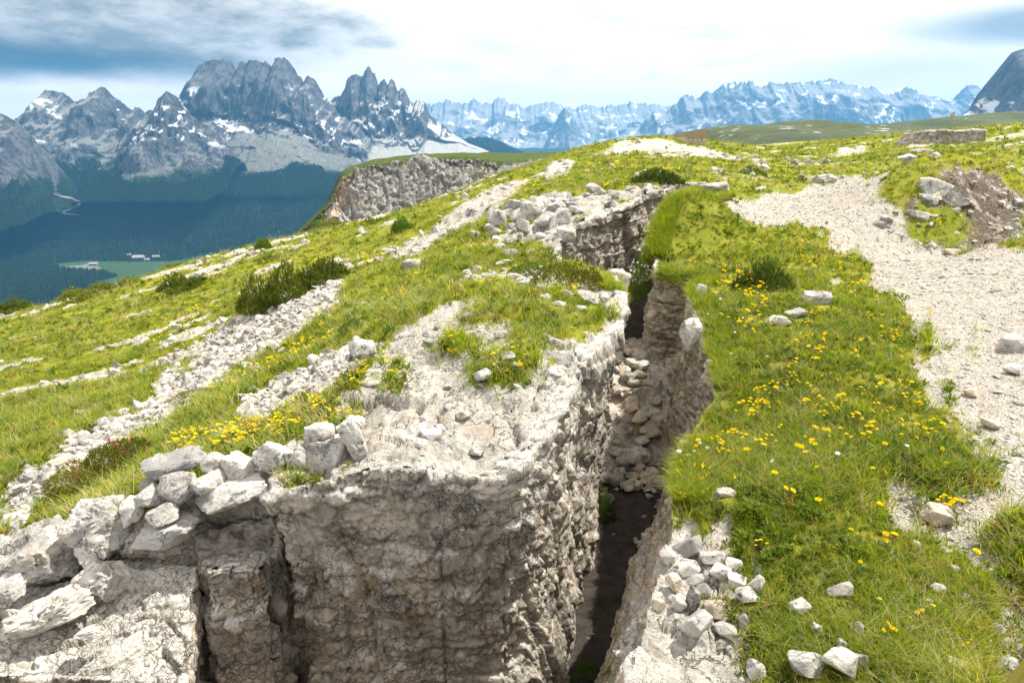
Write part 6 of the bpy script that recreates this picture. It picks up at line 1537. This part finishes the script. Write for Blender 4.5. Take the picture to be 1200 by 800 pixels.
# blossoms of the alpine rose and of the trench plant, children of their bushes
def blossoms(bush, n, mat, r_, seed, name='blossom'):
    r = np.random.default_rng(seed); fo = bush.children[0]; sc3 = np.array(fo.scale)
    co = np.zeros(len(fo.data.vertices) * 3); fo.data.vertices.foreach_get('co', co); co = co.reshape(-1, 3)
    top = co[(co[:, 2] > 0.35)]
    for k in range(n):
        c = top[r.integers(len(top))] * sc3 + [0, 0, r_ * .8]; V = []; Fc = []
        for q_ in range(5):
            a = 1.2566 * q_; d = np.array([math.cos(a), math.sin(a), 0]); s1 = np.array([-math.sin(a), math.cos(a), 0]); i = len(V); V += [(0, 0, 0), tuple(d * r_ * .6 + s1 * r_ * .4 + [0, 0, r_ * .5]), tuple(d * r_ + [0, 0, r_ * .5]), tuple(d * r_ * .6 - s1 * r_ * .4 + [0, 0, r_ * .5])]; Fc.append((i, i + 1, i + 2, i + 3))
        me = bpy.data.meshes.new(name); me.from_pydata(V, [], Fc); me.materials.append(mat)
        o = bpy.data.objects.new(name, me); COL.objects.link(o); o.parent = bush; o.location = c; o.rotation_euler = (r.normal(0, .4) + .3, r.normal(0, .4), 0)
bl = [o for o in bpy.data.objects if o.name.startswith('alpine_rose')]
blossoms(bl[0], 12, M_PNK, .011, 3); blossoms(bl[1], 6, M_PNK, .010, 4)
tp = [o for o in bpy.data.objects if o.name == 'trench_plant'][0]; blossoms(tp, 24, M_WHT, .022, 5)

# ------------------------------------------------------------------ labels of the many: what sets one apart from the next
def words(group, size_names, places, axis):
    """places: ordered names along world axis (0 x, 1 y); size_names: ordered small..large, both cut at even shares"""
    ob = [o for o in bpy.data.objects if o.get('group') == group]
    if not ob: return
    sz = np.array([max(o.scale) for o in ob]); ps = np.array([o.location[axis] for o in ob])
    rk = lambda a, n: np.clip((np.argsort(np.argsort(a)) * n) // len(a), 0, n - 1)
    si = rk(sz, len(size_names)); pi_ = rk(ps, len(places))
    for o, a, b in zip(ob, si, pi_): o['label'] = size_names[a] + ' ' + places[b]
words('blocks of the scree strip', ['small pale limestone block', 'middling pale limestone block', 'large pale limestone block'], ['at the lowest end of the long scree strip', 'in the lower half of the scree strip', 'in the upper half of the scree strip', 'at the top of the scree strip below the dwarf pine thicket'], 1)
words('stones of the gravel path', ['small flat stone', 'larger flat stone'], ['bedded in the near end of the gravel path at the right edge', 'bedded in the middle of the lower gravel path', 'bedded in the wide far part of the gravel path'], 1)
words('stones of the eroded bank', ['small broken stone', 'larger broken stone'], ['low in the bare earth of the eroded bank', 'high in the bare earth of the eroded bank'], 1)
words('tumbled stone heap', ['smallest grey white block', 'small grey white block', 'middling grey white block', 'fairly large grey white block', 'large grey white block', 'largest grey white block'], ['at the far left end of the tumbled stone heap', 'in the left half of the tumbled stone heap', 'in the middle of the tumbled stone heap', 'in the right half of the tumbled stone heap', 'at the trench end of the tumbled stone heap'], 0)
words('stones of the ledge behind the rock block', ['small flat pale stone', 'larger flat pale stone'], ['at the left of the ledge behind the big rock block', 'at the trench end of the ledge behind the big rock block'], 0)
words('rubble heap in the trench', ['small broken rock', 'middling broken rock', 'large broken rock'], ['at the near foot of the rubble heap in the trench', 'in the middle of the rubble heap in the trench', 'at the back of the rubble heap in the trench'], 1)
words('yellow flowers of the right bank', ['small yellow flower', 'larger yellow flower'], ['in the nearest, stony part of the right-hand grass bank', 'low in the middle of the right-hand grass bank', 'in the thick of the flowers of the right-hand grass bank', 'in the higher part of the right-hand grass bank below the white rocks'], 1)
words('yellow flowers of the upper bank', ['small yellow flower', 'larger yellow flower'], ['above the white rocks of the flowery bank', 'at the top of the flowery bank by the upper path'], 1)
words('stones on the rock block', ['small loose stone', 'larger loose stone'], ['near the front lip of the big rock block', 'on the middle of the big rock block', 'at the turf behind the big rock block'], 1)
words('white stones sunk in the bottom right grass', ['small white limestone lump', 'middling white limestone lump', 'large white limestone lump'], ['at the very bottom edge of the right-hand grass', 'in the stony grass a little above the bottom edge', 'where the right-hand grass meets the path'], 1)
words('stones piled on the right trench rim', ['small angular stone', 'middling angular stone', 'large angular stone'], ['at the near end of the small pile on the right trench rim', 'in the middle of the small pile on the right trench rim', 'at the far end of the small pile on the right trench rim'], 1)
words('white flowers by the trench rim', ['small white flower'], ['at the near corner of the right trench rim', 'in the grass farther along the right trench rim'], 1)
for grp in ('tumbled stone heap', 'stones of the ledge behind the rock block'):
    seen = {}
    for o in bpy.data.objects:
        if o.get('group') == grp: seen.setdefault(o['label'], []).append(o)
    for lb, ob in seen.items():
        if len(ob) == 2:
            ob.sort(key=lambda q: q.location.z); ob[0]['label'] = 'lower of two: ' + lb; ob[1]['label'] = 'upper of two: ' + lb

# ------------------------------------------------------------------ the mountain air
hz_v, hz_f = box_raw(-17500, 17500, -17500, 17500, -800, 900)
hm, ht = new_mat('air')
vol = ht.n('ShaderNodeVolumePrincipled', Density=0.000058)
vol.inputs['Color'].default_value = (0.15, 0.52, 0.95, 1)
vol.inputs['Anisotropy'].default_value = 0.25
ht.n('ShaderNodeOutputMaterial', Volume=vol.outputs[0])
haze = link_mesh('haze', hz_v, hz_f, hm, None, False, kind='stuff')
